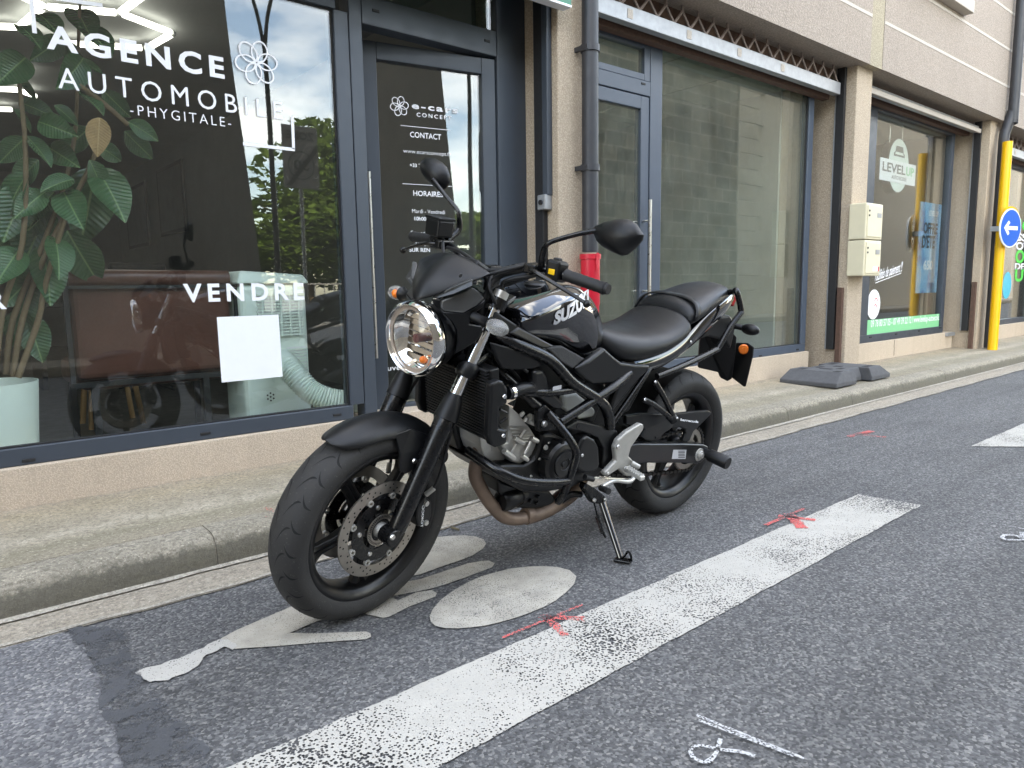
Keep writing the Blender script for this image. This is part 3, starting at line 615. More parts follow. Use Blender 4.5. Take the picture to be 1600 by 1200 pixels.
# ---- roller switch on the first pillar
sw = thing('key_switch', 'small grey key switch box with conduit on the first pillar side', 'switch', (2.88, 3.07, 1.42))
def xside(u, v, x=2.872): return onx(u, v, x)
pa = xside(851, 300); pb = xside(862, 300)
SWO = (2.88, 3.07, 1.42)
c1 = xside(856, 150); off(MB().box(2.845, 2.884, c1[1]-.022, c1[1]+.022, xside(856, 306)[2], ZS-.006).build('conduit', M['frame'], sw, bevel=.004), SWO)
c2 = xside(854, 316); off(MB().box(2.83, 2.884, c2[1]-.035, c2[1]+.035, c2[2]-.045, c2[2]+.04).build('box', M['galv'], sw, bevel=.006), SWO)
off(MB().lathe([(.001, 0), (.014, 0), (.014, .01), (.001, .01)], (2.829, c2[1], c2[2]-.004), (-1, 0, 0), 16).build('keyhole', M['rubber'], sw), SWO)
# ---- downpipes
dp = thing('downpipe', 'dark grey downpipe with red bottom section on the first pillar', 'pipe', (3.07, 2.93, .14)); DO = (3.07, 2.93, .14)
pr = .047
off(MB().tube([(3.07, 2.93, 1.16), (3.07, 2.93, 3.6)], pr, 24).build('pipe', M['pipe'], dp, smooth=40), DO)
for v in (75, 262):
    z = ony(917, v, 2.93)[2]; cb = MB().lathe([(pr+.001, -.018), (pr+.008, -.018), (pr+.008, .018), (pr+.001, .018)], (3.07, 2.93, z), (0, 0, 1), 24); cb.box(3.015, 3.035, 2.90, 3.0, z-.012, z+.012)
    off(cb.build('bracket', M['pipe'], dp, smooth=40), DO)
zr = ony(917, 397, 2.93)[2]
off(MB().lathe([(.0005, .12), (.052, .12), (.052, zr-.30), (.056, zr-.29), (.056, zr-.03), (.062, zr-.028), (.062, zr), (.048, zr)], (3.07, 2.93, 0), (0, 0, 1), 28).build('red_section', M['red'], dp, smooth=40), DO)
rb = MB().loft([[(3.055, 2.866, zr+.005), (3.05, 2.864, zr-.05), (3.06, 2.862, zr-.10)], [(3.075, 2.866, zr+.005), (3.068, 2.864, zr-.05), (3.072, 2.862, zr-.10)]], False); off(rb.build('ribbon', M['red'], dp), DO)
dq = thing('downpipe', 'black downpipe bending into a yellow guard pole on the third pillar', 'pipe', (10.07, 2.83, .14)); DQ = (10.07, 2.83, .14)
xp = ony(1590, 60, 2.83)[0]
off(MB().tube([(xp+.12, 2.85, 6), (xp+.12, 2.85, 3.02), (xp+.12, 2.86, 2.93), (xp+.08, 2.90, 2.72), (xp+.06, 2.91, 2.62), (xp+.06, 2.91, 2.2), (xp+.06, 2.91, .15)], .055, 20, smooth=5).build('pipe', M['pipe'], dq, smooth=50), DQ)
yp0 = ony(1549, 546, 2.86); yp1 = ony(1572, 222, 2.86)
XYP = (yp0[0]+ony(1570, 222, 2.86)[0])/2
gp = thing('guard_pole', 'tall yellow painted guard pole in front of the third pillar', 'pole', (XYP, 2.84, .14)); GO = (XYP, 2.84, .14)
off(MB().tube([(XYP, 2.84, .135), (XYP, 2.84, yp1[2])], .052, 20).build('pole', M['yellow'], gp, smooth=40), GO)
SGX = XYP; SGY = 2.72; sc_ = ony(1566, 354, SGY); R0 = .225
sg = thing('round_sign', 'round blue traffic sign with white left arrow on yellow pole', 'sign', (XYP, SGY, sc_[2]-R0)); SO = (XYP, SGY, sc_[2]-R0)
sn = _n(np.array([-.2, -.98, 0])); sc = np.array([XYP-.02, 2.74, sc_[2]]); e1 = _n(np.cross((0, 0, 1.0), sn)); 
if e1@RGT < 0: e1 = -e1
off(MB().lathe([(.0005, -.012), (R0, -.012), (R0, 0), (.0005, 0)], sc, sn, 40).build('rim', M['white'], sg, smooth=40), SO)
off(MB().lathe([(.0005, 0.001), (R0*.93, 0.001), (R0*.93, .003), (.0005, .003)], sc, sn, 40).build('face', M['blue'], sg, smooth=40), SO)
arrow = [(-.15, 0), (-.06, .085), (-.028, .06), (-.065, .022), (.14, .022), (.14, -.022), (-.065, -.022), (-.028, -.06), (-.06, -.085)]
off(MB().prism([sc+e1*a+np.array([0, 0, z])+sn*.004 for a, z in arrow], sn*.001).build('arrow', M['white'], sg), SO)
off(MB().lathe([(.0005, -.03), (R0, -.03), (R0, -.022), (.0005, -.022)], sc+np.array([.05, 0, .03]), sn, 40).build('rear_plate', M['yellow'], sg, smooth=40), SO)
off(MB().box(XYP-.078, XYP+.078, 2.768, 2.93, sc[2]-.03, sc[2]+.03).build('clamp', M['galv'], sg, bevel=.004), SO)
# ---- meter cabinets on the second pillar
mbx = thing('meter_cabinet', 'pair of stacked cream meter cabinets on the second pillar', 'cabinet', (6.56, 2.9, 1.02)); MO = (6.56, 2.9, 1.02)
ML = ony(1329, 430, 2.86); MR = ony(1357, 432, 2.86); MT = ony(1335, 314, 2.86)
mx0, mx1 = 6.43, 6.76
zb_, zt_ = ony(1345, 431, 2.86)[2], ony(1350, 316, 2.86)[2]; zm = (zb_+zt_)/2
for z0, z1 in ((zb_, zm-.004), (zm+.004, zt_)):
    bo = off(MB().box(mx0, mx1, 2.85, 3.0, z0, z1).build('cabinet_body', M['cream'], mbx, bevel=.008), MO)
    off(MB().box(mx0+.02, mx1-.02, 2.842, 2.8495, z0+.02, z1-.02).build('door', M['cream'], mbx, bevel=.004), MO)
    for dz in (.06, .10): off(MB().box(mx0+.035, mx0+.055, 2.838, 2.8415, z1-dz-.015, z1-dz).build('lock', M['rubber'], mbx), MO)
    off(MB().box(mx1-.13, mx1-.05, 2.8395, 2.8415, z1-.12, z1-.08).build('plate', M['galv'], mbx), MO)
off(MB().box(mx1-.17, mx1-.07, 2.8395, 2.8415, zb_+.04, zb_+.08).build('notice', M['white'], mbx), MO); off(MB().box(mx1-.068, mx1-.045, 2.8395, 2.8415, zb_+.04, zb_+.08).build('notice', M['red'], mbx), MO)
# ---- rubber sign base on the footway
M['recycled'] = simple('recycled_rubber', (0.075, 0.075, 0.078), 0.85, 0, 0.3, 25, 0.5, 120)
rbk = thing('rubber_sign_base', 'grey recycled rubber sign base lying on the footway', 'sign base', (5.95, 2.85, .138)); RO = (5.95, 2.85, .138)
def blk(x0, x1, y0, y1, h, cx0, cx1, cy):
    z0 = .137; return MB().loft([[(x0, y0, z0), (x1, y0, z0), (x1, y1, z0), (x0, y1, z0)], [(x0, y0, z0+.035), (x1, y0, z0+.035), (x1, y1, z0+.035), (x0, y1, z0+.035)], [(x0+cx0, y0+cy, z0+h), (x1-cx1, y0+cy, z0+h), (x1-cx1, y1-cy*.5, z0+h), (x0+cx0, y1-cy*.5, z0+h)]])
for a in [(5.53, 5.88, 2.615, 3.10, .112, .14, .0, .03), (5.8805, 6.16, 2.70, 3.04, .112, 0, 0, .03), (6.1605, 6.52, 2.615, 3.10, .112, 0, .14, .03)]:
    off(blk(*a).build('base_block', M['recycled'], rbk, bevel=.008), RO)
for (x, y, a, c) in [(5.72, 2.70, .04, .025), (5.72, 3.0, .04, .025), (5.94, 2.78, .045, .02), (5.94, 2.96, .045, .02), (6.08, 2.87, .03, .03), (6.26, 2.70, .06, .025), (6.26, 3.0, .06, .025), (5.84, 2.86, .02, .05)]:
    off(MB().box(x-a, x+a, y-c, y+c, .2492, .2505).build('slot', M['dark'], rbk), RO)
# small twig on the asphalt
tw = onz(711, 826, .008); twd = _n(onz(720, 829)-onz(703, 824))
tag(MB().tube([tw-twd*.022, tw+twd*.003+np.array([0, 0, .001]), tw+twd*.022], [.005, .0055, .0045], 8).build('twig', simple('twig_bark', (.12, .10, .06), .8), smooth=60), 'short grey brown twig lying on the asphalt', 'twig')
# ================================================================== INTERIORS
M['wall_in'] = simple('dark_grey_wall', (0.17, 0.17, 0.165), 0.8, 0, 0.2, 3)
M['floor_in'] = simple('dark_floor', (0.07, 0.066, 0.06), 0.35, 0, 0.3, 5)
M['ceil_in'] = simple('grey_ceiling', (0.22, 0.225, 0.225), 0.85, 0, 0.15, 3)
M['wall_pale'] = simple('pale_empty_wall', (0.42, 0.43, 0.38), 0.85, 0, 0.12, 2)
M['floor_pale'] = simple('pale_floor', (0.38, 0.37, 0.33), 0.6, 0, 0.2, 4)
M['led'] = emit('led_tube', (0.92, 0.97, 1.0), 1.2)
def room(x0, x1, y1, wm, fm, cm, ceil=2.9):
    """shop room: rear wall, side walls, floor, ceiling as inner linings"""
    bpart(MB().box(x0, x1, 3.62, y1, .05, .17), 'room_floor', fm); bpart(MB().box(x0, x1, 3.35, y1, ceil, ceil+.03), 'room_ceiling', cm)
    bpart(MB().box(x0, x1, y1, y1+.05, .17, ceil), 'room_wall', wm); bpart(MB().box(x0, x0+.03, 3.625, y1, .17, ceil), 'room_wall', wm); bpart(MB().box(x1-.03, x1, 3.625, y1, .17, ceil), 'room_wall', wm)
room(-.74, 2.80, 13.2, M['wall_in'], M['floor_in'], M['ceil_in'], 2.80)
room(3.2, 6.35, 8.2, M['wall_pale'], M['floor_pale'], M['wall_pale'], 2.72)
room(6.765, 9.80, 7.5, M['wall_in'], M['floor_in'], M['wall_pale'], 2.72)
room(10.2, 13.35, 8.0, M['wall_in'], M['floor_in'], M['ceil_in'], 2.72)
for i in range(4):
    for j in range(5):
        bpart(MB().box(3.25+.76*i, 3.25+.76*i+.745, 3.40+.95*j, 3.40+.95*j+.935, 2.705, 2.7195), 'ceiling_tile', M['wall_pale'])
bpart(MB().box(5.2, 5.7, 8.0, 8.19, .17, 2.6), 'partition', M['wall_pale'])
bpart(MB().box(5.30, 5.45, 6.0, 6.6, .17, 2.5), 'partition', M['wall_pale'])
# hexagonal led ceiling light
hl = thing('hexagon_ceiling_light', 'hexagonal ceiling light of white led tubes behind the lettered window', 'ceiling light', (.9, 5.8, 2.74)); HO = (.9, 5.8, 2.74)
hx = {}
def node(k, u, v): hx[k] = onz(u, v, 2.74)
for k, u, v in [('a', 30, 42), ('b', 68, 10), ('c', 187, 20), ('d', 270, 52), ('e', 230, 75), ('f', 75, 66), ('g', -45, 40), ('h', 30, -8), ('i', 230, -12)]: node(k, u, v)
for a, c in ['ab', 'bc', 'cd', 'de', 'ef', 'fa', 'ga', 'bh', 'ci']:
    p, q = hx[a], hx[c]; d = q-p; off(MB().tube([p+d*.06, q-d*.06], .021, 8).build('led_tube', M['led'], hl), HO)
for k in hx: off(MB().sphere(hx[k], .024, n=8, m=6).build('connector', M['white'], hl), HO)
h2 = thing('hexagon_ceiling_light', 'farther led tube ceiling light above the rubber plant', 'ceiling light', (.6, 8.5, 2.74)); H2 = (.6, 8.5, 2.74)
for a, c in [((-30, 138), (26, 140)), ((26, 140), (55, 150)), ((0, 130), (42, 113)), ((-30, 170), (18, 171))]:
    off(MB().tube([onz(*a, 2.74), onz(*c, 2.74)], .021, 8).build('led_tube', M['led'], h2), H2)
# posters and lamps on the side wall
M['poster'] = simple('black_framed_print', (0.022, 0.022, 0.027), 0.4, 0, 0.5, 3)
for ys, z0, z1, lab in [((11.3, 12.5), 1.65, 2.55, 'dark framed poster on the grey side wall, deeper in the shop'), ((9.5, 10.65), 1.73, 2.6, 'dark framed poster on the grey side wall by the brown cabinet')]:
    po = thing('poster', lab, 'poster', (2.76, ys[0], z0)); PO = (2.76, ys[0], z0)
    off(MB().box(2.735, 2.768, ys[0], ys[1], z0, z1).build('frame', M['rubber'], po, bevel=.004), PO)
    off(MB().box(2.7335, 2.7348, ys[0]+.05, ys[1]-.05, z0+.05, z1-.05).build('print', M['poster'], po), PO)
# brown leather bench seat seen from behind
M['leather'] = simple('brown_leather', (0.095, 0.036, 0.024), 0.34, 0, 0.35, 5, 0.15, 60)
M['iron'] = simple('black_iron', (0.012, 0.012, 0.013), 0.5)
M['wood'] = simple('pale_wood', (0.45, 0.26, 0.11), 0.5)
sf = thing('bench_seat', 'brown leather bench seat with black iron frame inside the window', 'bench', (.9, 3.8, .17)); FO = (.9, 3.8, .17)
x0, x1 = .57, 1.29
off(MB().box(x0, x1, 3.80, 3.88, .56, 1.0).build('backrest', M['leather'], sf, bevel=.03, seg=3), FO)
off(MB().tube([(x0, 3.83, 1.035), (x1, 3.83, 1.03)], .042, 14).build('top_roll', M['leather'], sf, smooth=60), FO)
off(MB().box(x0+.02, x1-.02, 3.89, 4.45, .50, .64).build('seat', M['leather'], sf, bevel=.04, seg=3), FO)
off(MB().box(x0-.03, x1+.03, 3.775, 3.795, .985, 1.0).build('frame', M['iron'], sf), FO); off(MB().box(x0-.03, x1+.03, 3.775, 3.795, .53, .555).build('frame', M['iron'], sf), FO)
for x in (x0-.03, x1+.01):
    off(MB().box(x, x+.02, 3.776, 3.794, .556, .984).build('frame', M['iron'], sf), FO)
for x, y in ((x0+.05, 3.785), (1.12, 3.785), (x0+.05, 4.4), (1.25, 4.4)): off(MB().box(x, x+.03, y, y+.03, .171, .53).build('leg', M['iron'], sf), FO)
st = thing('stool', 'small stool with pale wooden legs behind the bench seat', 'stool', (.9, 4.9, .17))
for dx, dy in ((-.14, -.14), (.14, -.14), (.14, .14), (-.14, .14)): MB().tube([(dx, dy, 0), (dx*.7, dy*.7, .42)], .016, 8).build('leg', M['wood'], st)
MB().lathe([(.001, .42), (.17, .42), (.18, .45), (.17, .48), (.001, .485)], (0, 0, 0), (0, 0, 1), 24).build('seat', M['leather'], st, smooth=40)
# mint portable air conditioner with exhaust hose
ac = thing('air_conditioner', 'mint green portable air conditioner with corrugated hose inside the window', 'air conditioner', (1.5, 3.8, .17)); AO = (1.5, 3.8, .17)
off(MB().box(1.315, 1.68, 3.74, 4.05, .19, 1.0).build('body', M['mint'], ac, bevel=.03, seg=3), AO)
off(MB().prism([(1.30, 3.725, 1.002), (1.695, 3.725, 1.002), (1.67, 3.75, 1.05), (1.33, 3.75, 1.07)], (0, .34, 0)).build('top_cover', M['mint'], ac, bevel=.012), AO)
off(MB().box(1.40, 1.645, 3.7365, 3.7395, .72, .955).build('vent_recess', M['white'], ac), AO)
for i in range(14): off(MB().box(1.40, 1.645, 3.722, 3.738, .725+.0165*i, .734+.0165*i).build('vent_slat', M['mint'], ac), AO)
for i in range(5): off(MB().box(1.42+.05*i, 1.428+.05*i, 3.719, 3.7215, .72, .955).build('vent_bar', M['mint'], ac), AO)
off(MB().box(1.55, 1.66, 3.7365, 3.7395, .44, .66).build('vent_recess', M['white'], ac), AO)
for i in range(13): off(MB().box(1.55, 1.66, 3.728, 3.738, .445+.0165*i, .453+.0165*i).build('vent_slat', M['mint'], ac), AO)
for i, (dx, dz) in enumerate([(0, 0), (.0, .02), (.0, -.02), (.016, .01), (-.016, .01), (.016, -.01), (-.016, -.01)]):
    off(MB().lathe([(.0005, 0), (.005, 0), (.005, .001)], (1.445+dx, 3.7385, .40+dz), (0, -1, 0), 8).build('sensor_hole', M['rubber'], ac), AO)
for x in (1.36, 1.63): off(MB().lathe([(.001, -.012), (.022, -.012), (.022, .012), (.001, .012)], (x, 3.80, .192), (1, 0, 0), 14).build('castor', M['rubber'], ac, smooth=40), AO)
hp, _ = spline([(1.50, 3.735, .60), (1.50, 3.66, .585), (1.53, 3.60, .52), (1.585, 3.545, .435), (1.66, 3.50, .39), (1.76, 3.47, .365), (1.90, 3.46, .36)], [1]*7, 14)
off(MB().tube(hp, [(.066 if i % 2 else .058) for i in range(len(hp))], 16).build('hose', M['mint'], ac, smooth=80), AO)
# rubber plant in a mint pot
pl = thing('rubber_plant', 'tall rubber plant in a pale mint pot behind the window', 'plant', (.22, 3.68, .17)); LO = (.22, 3.68, .17)
PC = (.20, 3.68)
off(MB().lathe([(.001, .18), (.165, .18), (.175, .21), (.205, .60), (.20, .60), (.185, .56), (.001, .56)], (PC[0], PC[1], 0), (0, 0, 1), 40).build('pot', M['mint'], pl, smooth=40), LO)
def leafmat(name, c, vein, rough):
    t = NT(name); o = t.sep(); ay = t.math('ABSOLUTE', o[1]); mid = t.ramp(ay, [(0.008, 1.0), (0.02, 0.0)])
    wv_ = t.math('SINE', t.math('MULTIPLY', t.math('SUBTRACT', o[0], t.math('MULTIPLY', ay, 0.7)), 85.0)); sv = t.math('MULTIPLY', t.ramp(wv_, [(0.8, 0.0), (0.98, 1.0)]), 0.22)
    base = t.mix(t.noise(5, 4), tuple(x*.6 for x in c), tuple(x*1.35 for x in c)); col = t.mix(t.math('ADD', mid, sv, True), base, vein)
    return t.done(t.pbsdf(col, rough, 0, t.bump(t.math('SUBTRACT', t.math('MULTIPLY', wv_, .3), mid), .25, .02)))
M['leaf'] = leafmat('rubber_plant_leaf', (0.038, 0.10, 0.042), (0.13, 0.22, 0.09), 0.22)
M['leaf_dry'] = leafmat('withered_leaf', (0.33, 0.20, 0.08), (.45, .30, .14), .5)
M['bark'] = simple('plant_bark', (0.16, 0.11, 0.06), 0.8, 0, 0.3, 40)
off(MB().lathe([(.001, 0), (.184, 0)], (PC[0], PC[1], .562), (0, 0, 1), 30).build('soil', simple('potting_soil', (.03, .02, .015), .95), pl), LO)
def leafmesh(wd):
    """one ovate leaf along +x, 1 long, folded along its midrib, tip drooping"""
    N = 9; rows = []
    for j in (-2, -1, 0, 1, 2):
        r = []
        for i in range(N+1):
            t = i/N; h = wd*math.sin(math.pi*min(1, .02+.97*t**.9))**0.8*(1-.1*t); y = j/2*h
            r.append((t, y, abs(j)/2*.35*h-.22*t*t+.02*math.sin(9*t)*abs(j)/2))
        rows.append(r)
    return MB().loft(rows, False)
lm = leafmesh(.31); lo0 = lm.build('leaf', M['leaf'], pl, smooth=180); LMESH = lo0.data
sol = lo0.modifiers; bpy.data.objects.remove(lo0)
def add_leaf(tip_px, base_px, yb, yt, roll, mat=None):
    a = ony(*base_px, yb); c = ony(*tip_px, yt); d = (c-a)*1.12; ln = np.linalg.norm(d); ex = d/ln
    nz = np.array([0.0, -1, .35]); nz = _n(nz-ex*(nz@ex)); ey = np.cross(nz, ex); ca, sa = math.cos(roll), math.sin(roll)
    ey, nz = ey*ca+nz*sa, nz*ca-ey*sa
    o = bpy.data.objects.new('leaf', LMESH); COL.objects.link(o); o.parent = pl
    o.matrix_local = Matrix(((ex[0]*ln, ey[0]*ln, nz[0]*ln, a[0]-LO[0]), (ex[1]*ln, ey[1]*ln, nz[1]*ln, a[1]-LO[1]), (ex[2]*ln, ey[2]*ln, nz[2]*ln, a[2]-LO[2]), (0, 0, 0, 1)))
    if mat:
        o.data = LMESH.copy(); o.data.materials.clear(); o.data.materials.append(mat)
    return o
# (tip, base) in the photograph, depths from 3.45 to 3.8 m
LV = [((80,248),(40,212)),((78,175),(30,160)),((97,236),(140,200)),((130,365),(150,262)),((193,325),(150,262)),((120,340),(100,300)),((70,290),(115,280)),((10,360),(40,290)),((15,400),(78,320)),
 ((85,460),(65,385)),((35,410),(75,330)),((130,345),(105,290)),((48,505),(38,440)),((65,555),(40,490)),((25,545),(38,480)),((60,150),(20,120)),((120,100),(100,60)),((90,42),(60,22)),
 ((160,165),(118,140)),((235,245),(195,205)),((245,215),(200,190)),((0,330),(45,270)),((0,250),(40,215)),((150,440),(105,360)),((30,330),(70,300)),((5,120),(40,90)),((140,45),(118,15)),((170,70),(130,40)),((60,90),(95,60)),((200,180),(160,140)),((105,130),(130,90)),((20,470),(60,420)),((190,250),(150,225)),((105,205),(60,190))]
LV += [((50, 200), (20, 170)), ((120, 190), (85, 165)), ((20, 290), (60, 250)), ((110, 250), (75, 230)), ((165, 300), (140, 250)), ((45, 340), (85, 300)), ((0, 430), (30, 390)), ((100, 420), (85, 370)), ((60, 60), (30, 40)), ((160, 110), (125, 95))]
for i, (t_, b_) in enumerate(LV):
    yb = 3.62+.16*random.random(); o = add_leaf(t_, b_, yb, yb-.16+.22*random.random(), random.uniform(-.7, .7))
add_leaf((152, 234), (156, 184), 3.50, 3.47, .2, M['leaf_dry'])
stems = [[(10, 585), (20, 500), (62, 395), (100, 290), (118, 200), (122, 80), (126, -20)], [(20, 588), (35, 500), (70, 400), (140, 262), (150, 225)], [(28, 590), (60, 500), (72, 440), (105, 330)], [(-8, 590), (5, 480), (35, 380), (40, 240), (30, 130)], [(118, 130), (160, 160), (200, 195)]]
for k, S_ in enumerate(stems):
    off(MB().tube([ony(u, v, 3.68-.02*k) for u, v in S_], [.013-.0012*i for i in range(len(S_))], 8, smooth=4).build('stem', M['bark'], pl, smooth=60), LO)
# desk, laptop, brown cabinet deep in the shop
dk = thing('desk', 'dark office desk with an open silver laptop at the back of the shop', 'desk', (.9, 7.2, .17)); KO = (.9, 7.2, .17)
pc = ony(225, 418, 7.2)
off(MB().box(pc[0]-.9, pc[0]+.5, 7.0, 7.7, .86, .90).build('top', M['poster'], dk, bevel=.004), KO)
for x in (pc[0]-.88, pc[0]+.44): off(MB().box(x, x+.04, 7.05, 7.65, .171, .859).build('leg', M['iron'], dk), KO)
lp_ = thing('laptop', 'silver laptop lid standing open on the dark desk', 'laptop', (pc[0], 7.25, .901)); PO = (pc[0], 7.25, .901)
off(MB().prism([(pc[0]-.19, 7.20, .915), (pc[0]+.19, 7.20, .915), (pc[0]+.19, 7.12, 1.15), (pc[0]-.19, 7.12, 1.15)], (0, .012, .002)).build('lid', M['galv'], lp_, bevel=.003), PO)
off(MB().box(pc[0]-.19, pc[0]+.19, 7.21, 7.46, .901, .914).build('base', M['galv'], lp_, bevel=.003), PO)
cbn = tag(MB().box(0, .72, 0, .42, 0, .98).build('cabinet', simple('dark_brown_wood', (.075, .032, .018), .45, 0, .25, 6), bevel=.008), 'dark brown wooden cabinet against the side wall at the back', 'cabinet'); cb0 = ony(395, 420, 7.6); cbn.location = (cb0[0], 7.6, .171)
ch = thing('office_chair', 'black office chair standing beside the dark desk', 'chair', (1.5, 6.4, .17))
MB().box(-.23, .23, -.23, .23, .42, .50).build('seat', M['iron'], ch, bevel=.03); MB().box(-.22, .22, .20, .26, .55, 1.05).build('backrest', M['iron'], ch, bevel=.03); MB().tube([(0, 0, .05), (0, 0, .42)], .03, 10).build('column', M['iron'], ch)
for k in range(5): MB().tube([(0, 0, .07), (.28*math.cos(k*1.257), .28*math.sin(k*1.257), .03)], .018, 6).build('foot', M['iron'], ch)
# driving-school display: hanging sign and poster behind the third window
M['sign_box'] = simple('silver_sign_face', (.62, .70, .66), .35, 0, .05)
M['ink'] = simple('dark_print', (.035, .04, .05), .4)
ls = thing('hanging_sign', 'oval driving school sign hanging behind the glass', 'sign', (7.9, 3.40, 1.8)); KS = (7.9, 3.40, 1.8)
def gg(u, v, y=3.40): return ony(*vL(u, v), y)
cS = gg(520, 395); aS, bS = .30, .44
aS = (gg(600, 395)[0]-gg(438, 395)[0])/2; bS = (gg(520, 180)[2]-gg(520, 612)[2])/2
def ell(a, c_, y, n=36, c=cS): return [(c[0]+a*math.cos(2*math.pi*i/n), y, c[2]+c_*math.sin(2*math.pi*i/n)) for i in range(n)]
off(MB().prism(ell(aS, bS, 3.40), (0, .09, 0)).build('casing', M['ink'], ls), KS)
off(MB().prism(ell(aS*.97, bS*.97, 3.398), (0, .0015, 0)).build('face', M['sign_box'], ls), KS)
bxL, bxR = gg(370, 400)[0], gg(650, 400)[0]; bz1, bz0 = gg(510, 360)[2], gg(510, 530)[2]
off(MB().box(bxL, bxR, 3.393, 3.3975, bz0, bz1).build('band', M['white'], ls), KS)
tz = bz0+(bz1-bz0)*.42
def ltext(st, x0, x1, z, cap, mat, bold=0.0, par=ls, y=3.3925):
    o = text(st, (x0, y, z), (x1, y, z), cap, mat, par, bold=bold); o.location = tuple(-np.array(par.location)); return o
um = bxL+(bxR-bxL)*.70
ltext('LEVEL', bxL+.06, um, tz, (bz1-bz0)*.42, M['ink'], .02); ltext('UP', um+.02, bxR-.05, tz, (bz1-bz0)*.42, M['green'], .02)
ltext('AUTO ECOLE', bxL+(bxR-bxL)*.32, bxL+(bxR-bxL)*.74, tz-(bz1-bz0)*.28, (bz1-bz0)*.17, M['ink'])
zc = bz1+.05
car = [(-.7, 0), (-.7, .10), (-.55, .14), (-.42, .34), (.42, .34), (.55, .14), (.7, .10), (.7, 0)]
off(MB().prism([(cS[0]+a*aS*.75, 3.3965, zc+z*.75*aS*1.6) for a, z in car], (0, .001, 0)).build('emblem', M['ink'], ls), KS)
off(MB().prism([(cS[0]+a*aS*.42, 3.3955, zc+.02+z*.1*aS) for a, z in [(-1, 0), (-.8, 1), (.8, 1), (1, 0)]], (0, .0009, 0)).build('emblem', M['sign_box'], ls), KS)
for x in (-.6, .6): off(MB().tube([(cS[0]+x*aS, 3.44, cS[2]+bS*.78), (cS[0]+x*aS, 3.44, 2.71)], .004, 6).build('hanger', M['steel'], ls), KS)
t = NT('summer_poster'); n1 = t.noise(4, 5, .6); M['offer'] = t.done(t.pbsdf(t.ramp(n1, [(.3, (.10, .09, .25)), (.5, (.20, .42, .62)), (.7, (.36, .50, .62))]), .4))
op = thing('offer_poster', 'blue and violet summer offer poster behind the glass', 'poster', (8.8, 3.42, .9)); OO = (8.8, 3.42, .9)
q0, q1 = gg(665, 1190, 3.42), gg(860, 700, 3.42); zq0 = q0[2]-.30
off(MB().box(q0[0], q1[0], 3.42, 3.43, zq0, q1[2]).build('sheet', M['offer'], op), OO)
wq = q1[0]-q0[0]; hq = q1[2]-zq0
ltext('OFFRE', q0[0]+wq*.18, q0[0]+wq*.85, zq0+hq*.66, .13, M['ink'], .03, op, 3.4185); ltext("D'ETE", q0[0]+wq*.15, q0[0]+wq*.75, zq0+hq*.50, .15, M['ink'], .03, op, 3.4185)
ltext('LEVEL UP', q0[0]+wq*.4, q0[0]+wq*.85, zq0+hq*.86, .06, M['white'], .02, op, 3.4185); ltext('650', q0[0]+wq*.28, q0[0]+wq*.72, zq0+hq*.26, .11, M['white'], .03, op, 3.4185)
# ================================================================== OPPOSITE SIDE (seen mirrored in the glass and in the paint)
t = NT('ashlar'); bt = t.n('ShaderNodeTexBrick'); bt.inputs['Scale'].default_value = 1.0
for k, v in [('Brick Width', .68), ('Row Height', .31), ('Mortar Size', .02), ('Bias', 0.0)]: bt.inputs[k].default_value = v
bt.inputs['Color1'].default_value = (.15, .13, .10, 1); bt.inputs['Color2'].default_value = (.44, .39, .30, 1); bt.inputs['Mortar'].default_value = (.66, .61, .52, 1)
mpn = t.n('ShaderNodeMapping'); mpn.inputs['Rotation'].default_value = (math.pi/2, 0, 0); t.l(t.coord, mpn.inputs[0]); t.l(mpn.outputs[0], bt.inputs[0])
cst = t.mix(t.ramp(t.noise(1.4, 7, .7), [(.35, 0.0), (.7, .75)]), bt.outputs[0], (.08, .08, .07)); cst = t.mix(t.ramp(t.noise(5, 6, .7), [(.5, 0.0), (.75, .6)]), cst, (.42, .40, .36))
M['ashlar'] = t.done(t.pbsdf(cst, .9, 0, t.bump(t.noise(8, 6, .7), .6, .05)))
M['concrete_wall'] = roughcast('smooth_wall', (.30, .285, .26), (.38, .36, .33), 40, .2, .5)
wa = tag(MB().prism([(-32, -4.3, 0), (4.28, -4.3, 0), (3.84, -4.3, 5.7), (-32, -4.3, 5.7)], (0, -1.0, 0)).build('retaining_wall', M['concrete_wall']), 'tall dark retaining wall with slanted end across the street', 'wall')
wb_ = thing('stone_wall', 'old stone block wall with pale quoins across the street', 'wall', (14, -4.3, 0)); WO = (14, -4.3, 0)
off(MB().box(10.6, 17.0, -5.4, -4.3, 0, 6.4).build('masonry', M['ashlar'], wb_), WO)
for i in range(16): off(MB().box(17.001, 17.9+(.3 if i % 2 else 0), -5.4, -4.27, .4*i+.004, .4*i+.396).build('quoin', M['soffit'], wb_, bevel=.01), WO)
off(MB().box(17.9, 80, -5.3, -4.32, 0, 6.4).build('rendered_bay', M['soffit'], wb_), WO)
fs = struct(MB().box(-32, 80, -4.3, -3.3, 0, .13), 'far_sidewalk', M['gutter'], bevel=.02)
lmp = thing('street_lamp', 'tall street lamp with two curved arms beside the retaining wall', 'street lamp', (4.32, -4.0, 0)); MO2 = (4.32, -4.0, 0)
off(MB().tube([(4.32, -4.0, .1), (4.32, -4.0, 3), (4.32, -4.0, 4.6)], [.05, .038, .03], 12).build('pole', M['pipe'], lmp, smooth=40), MO2)
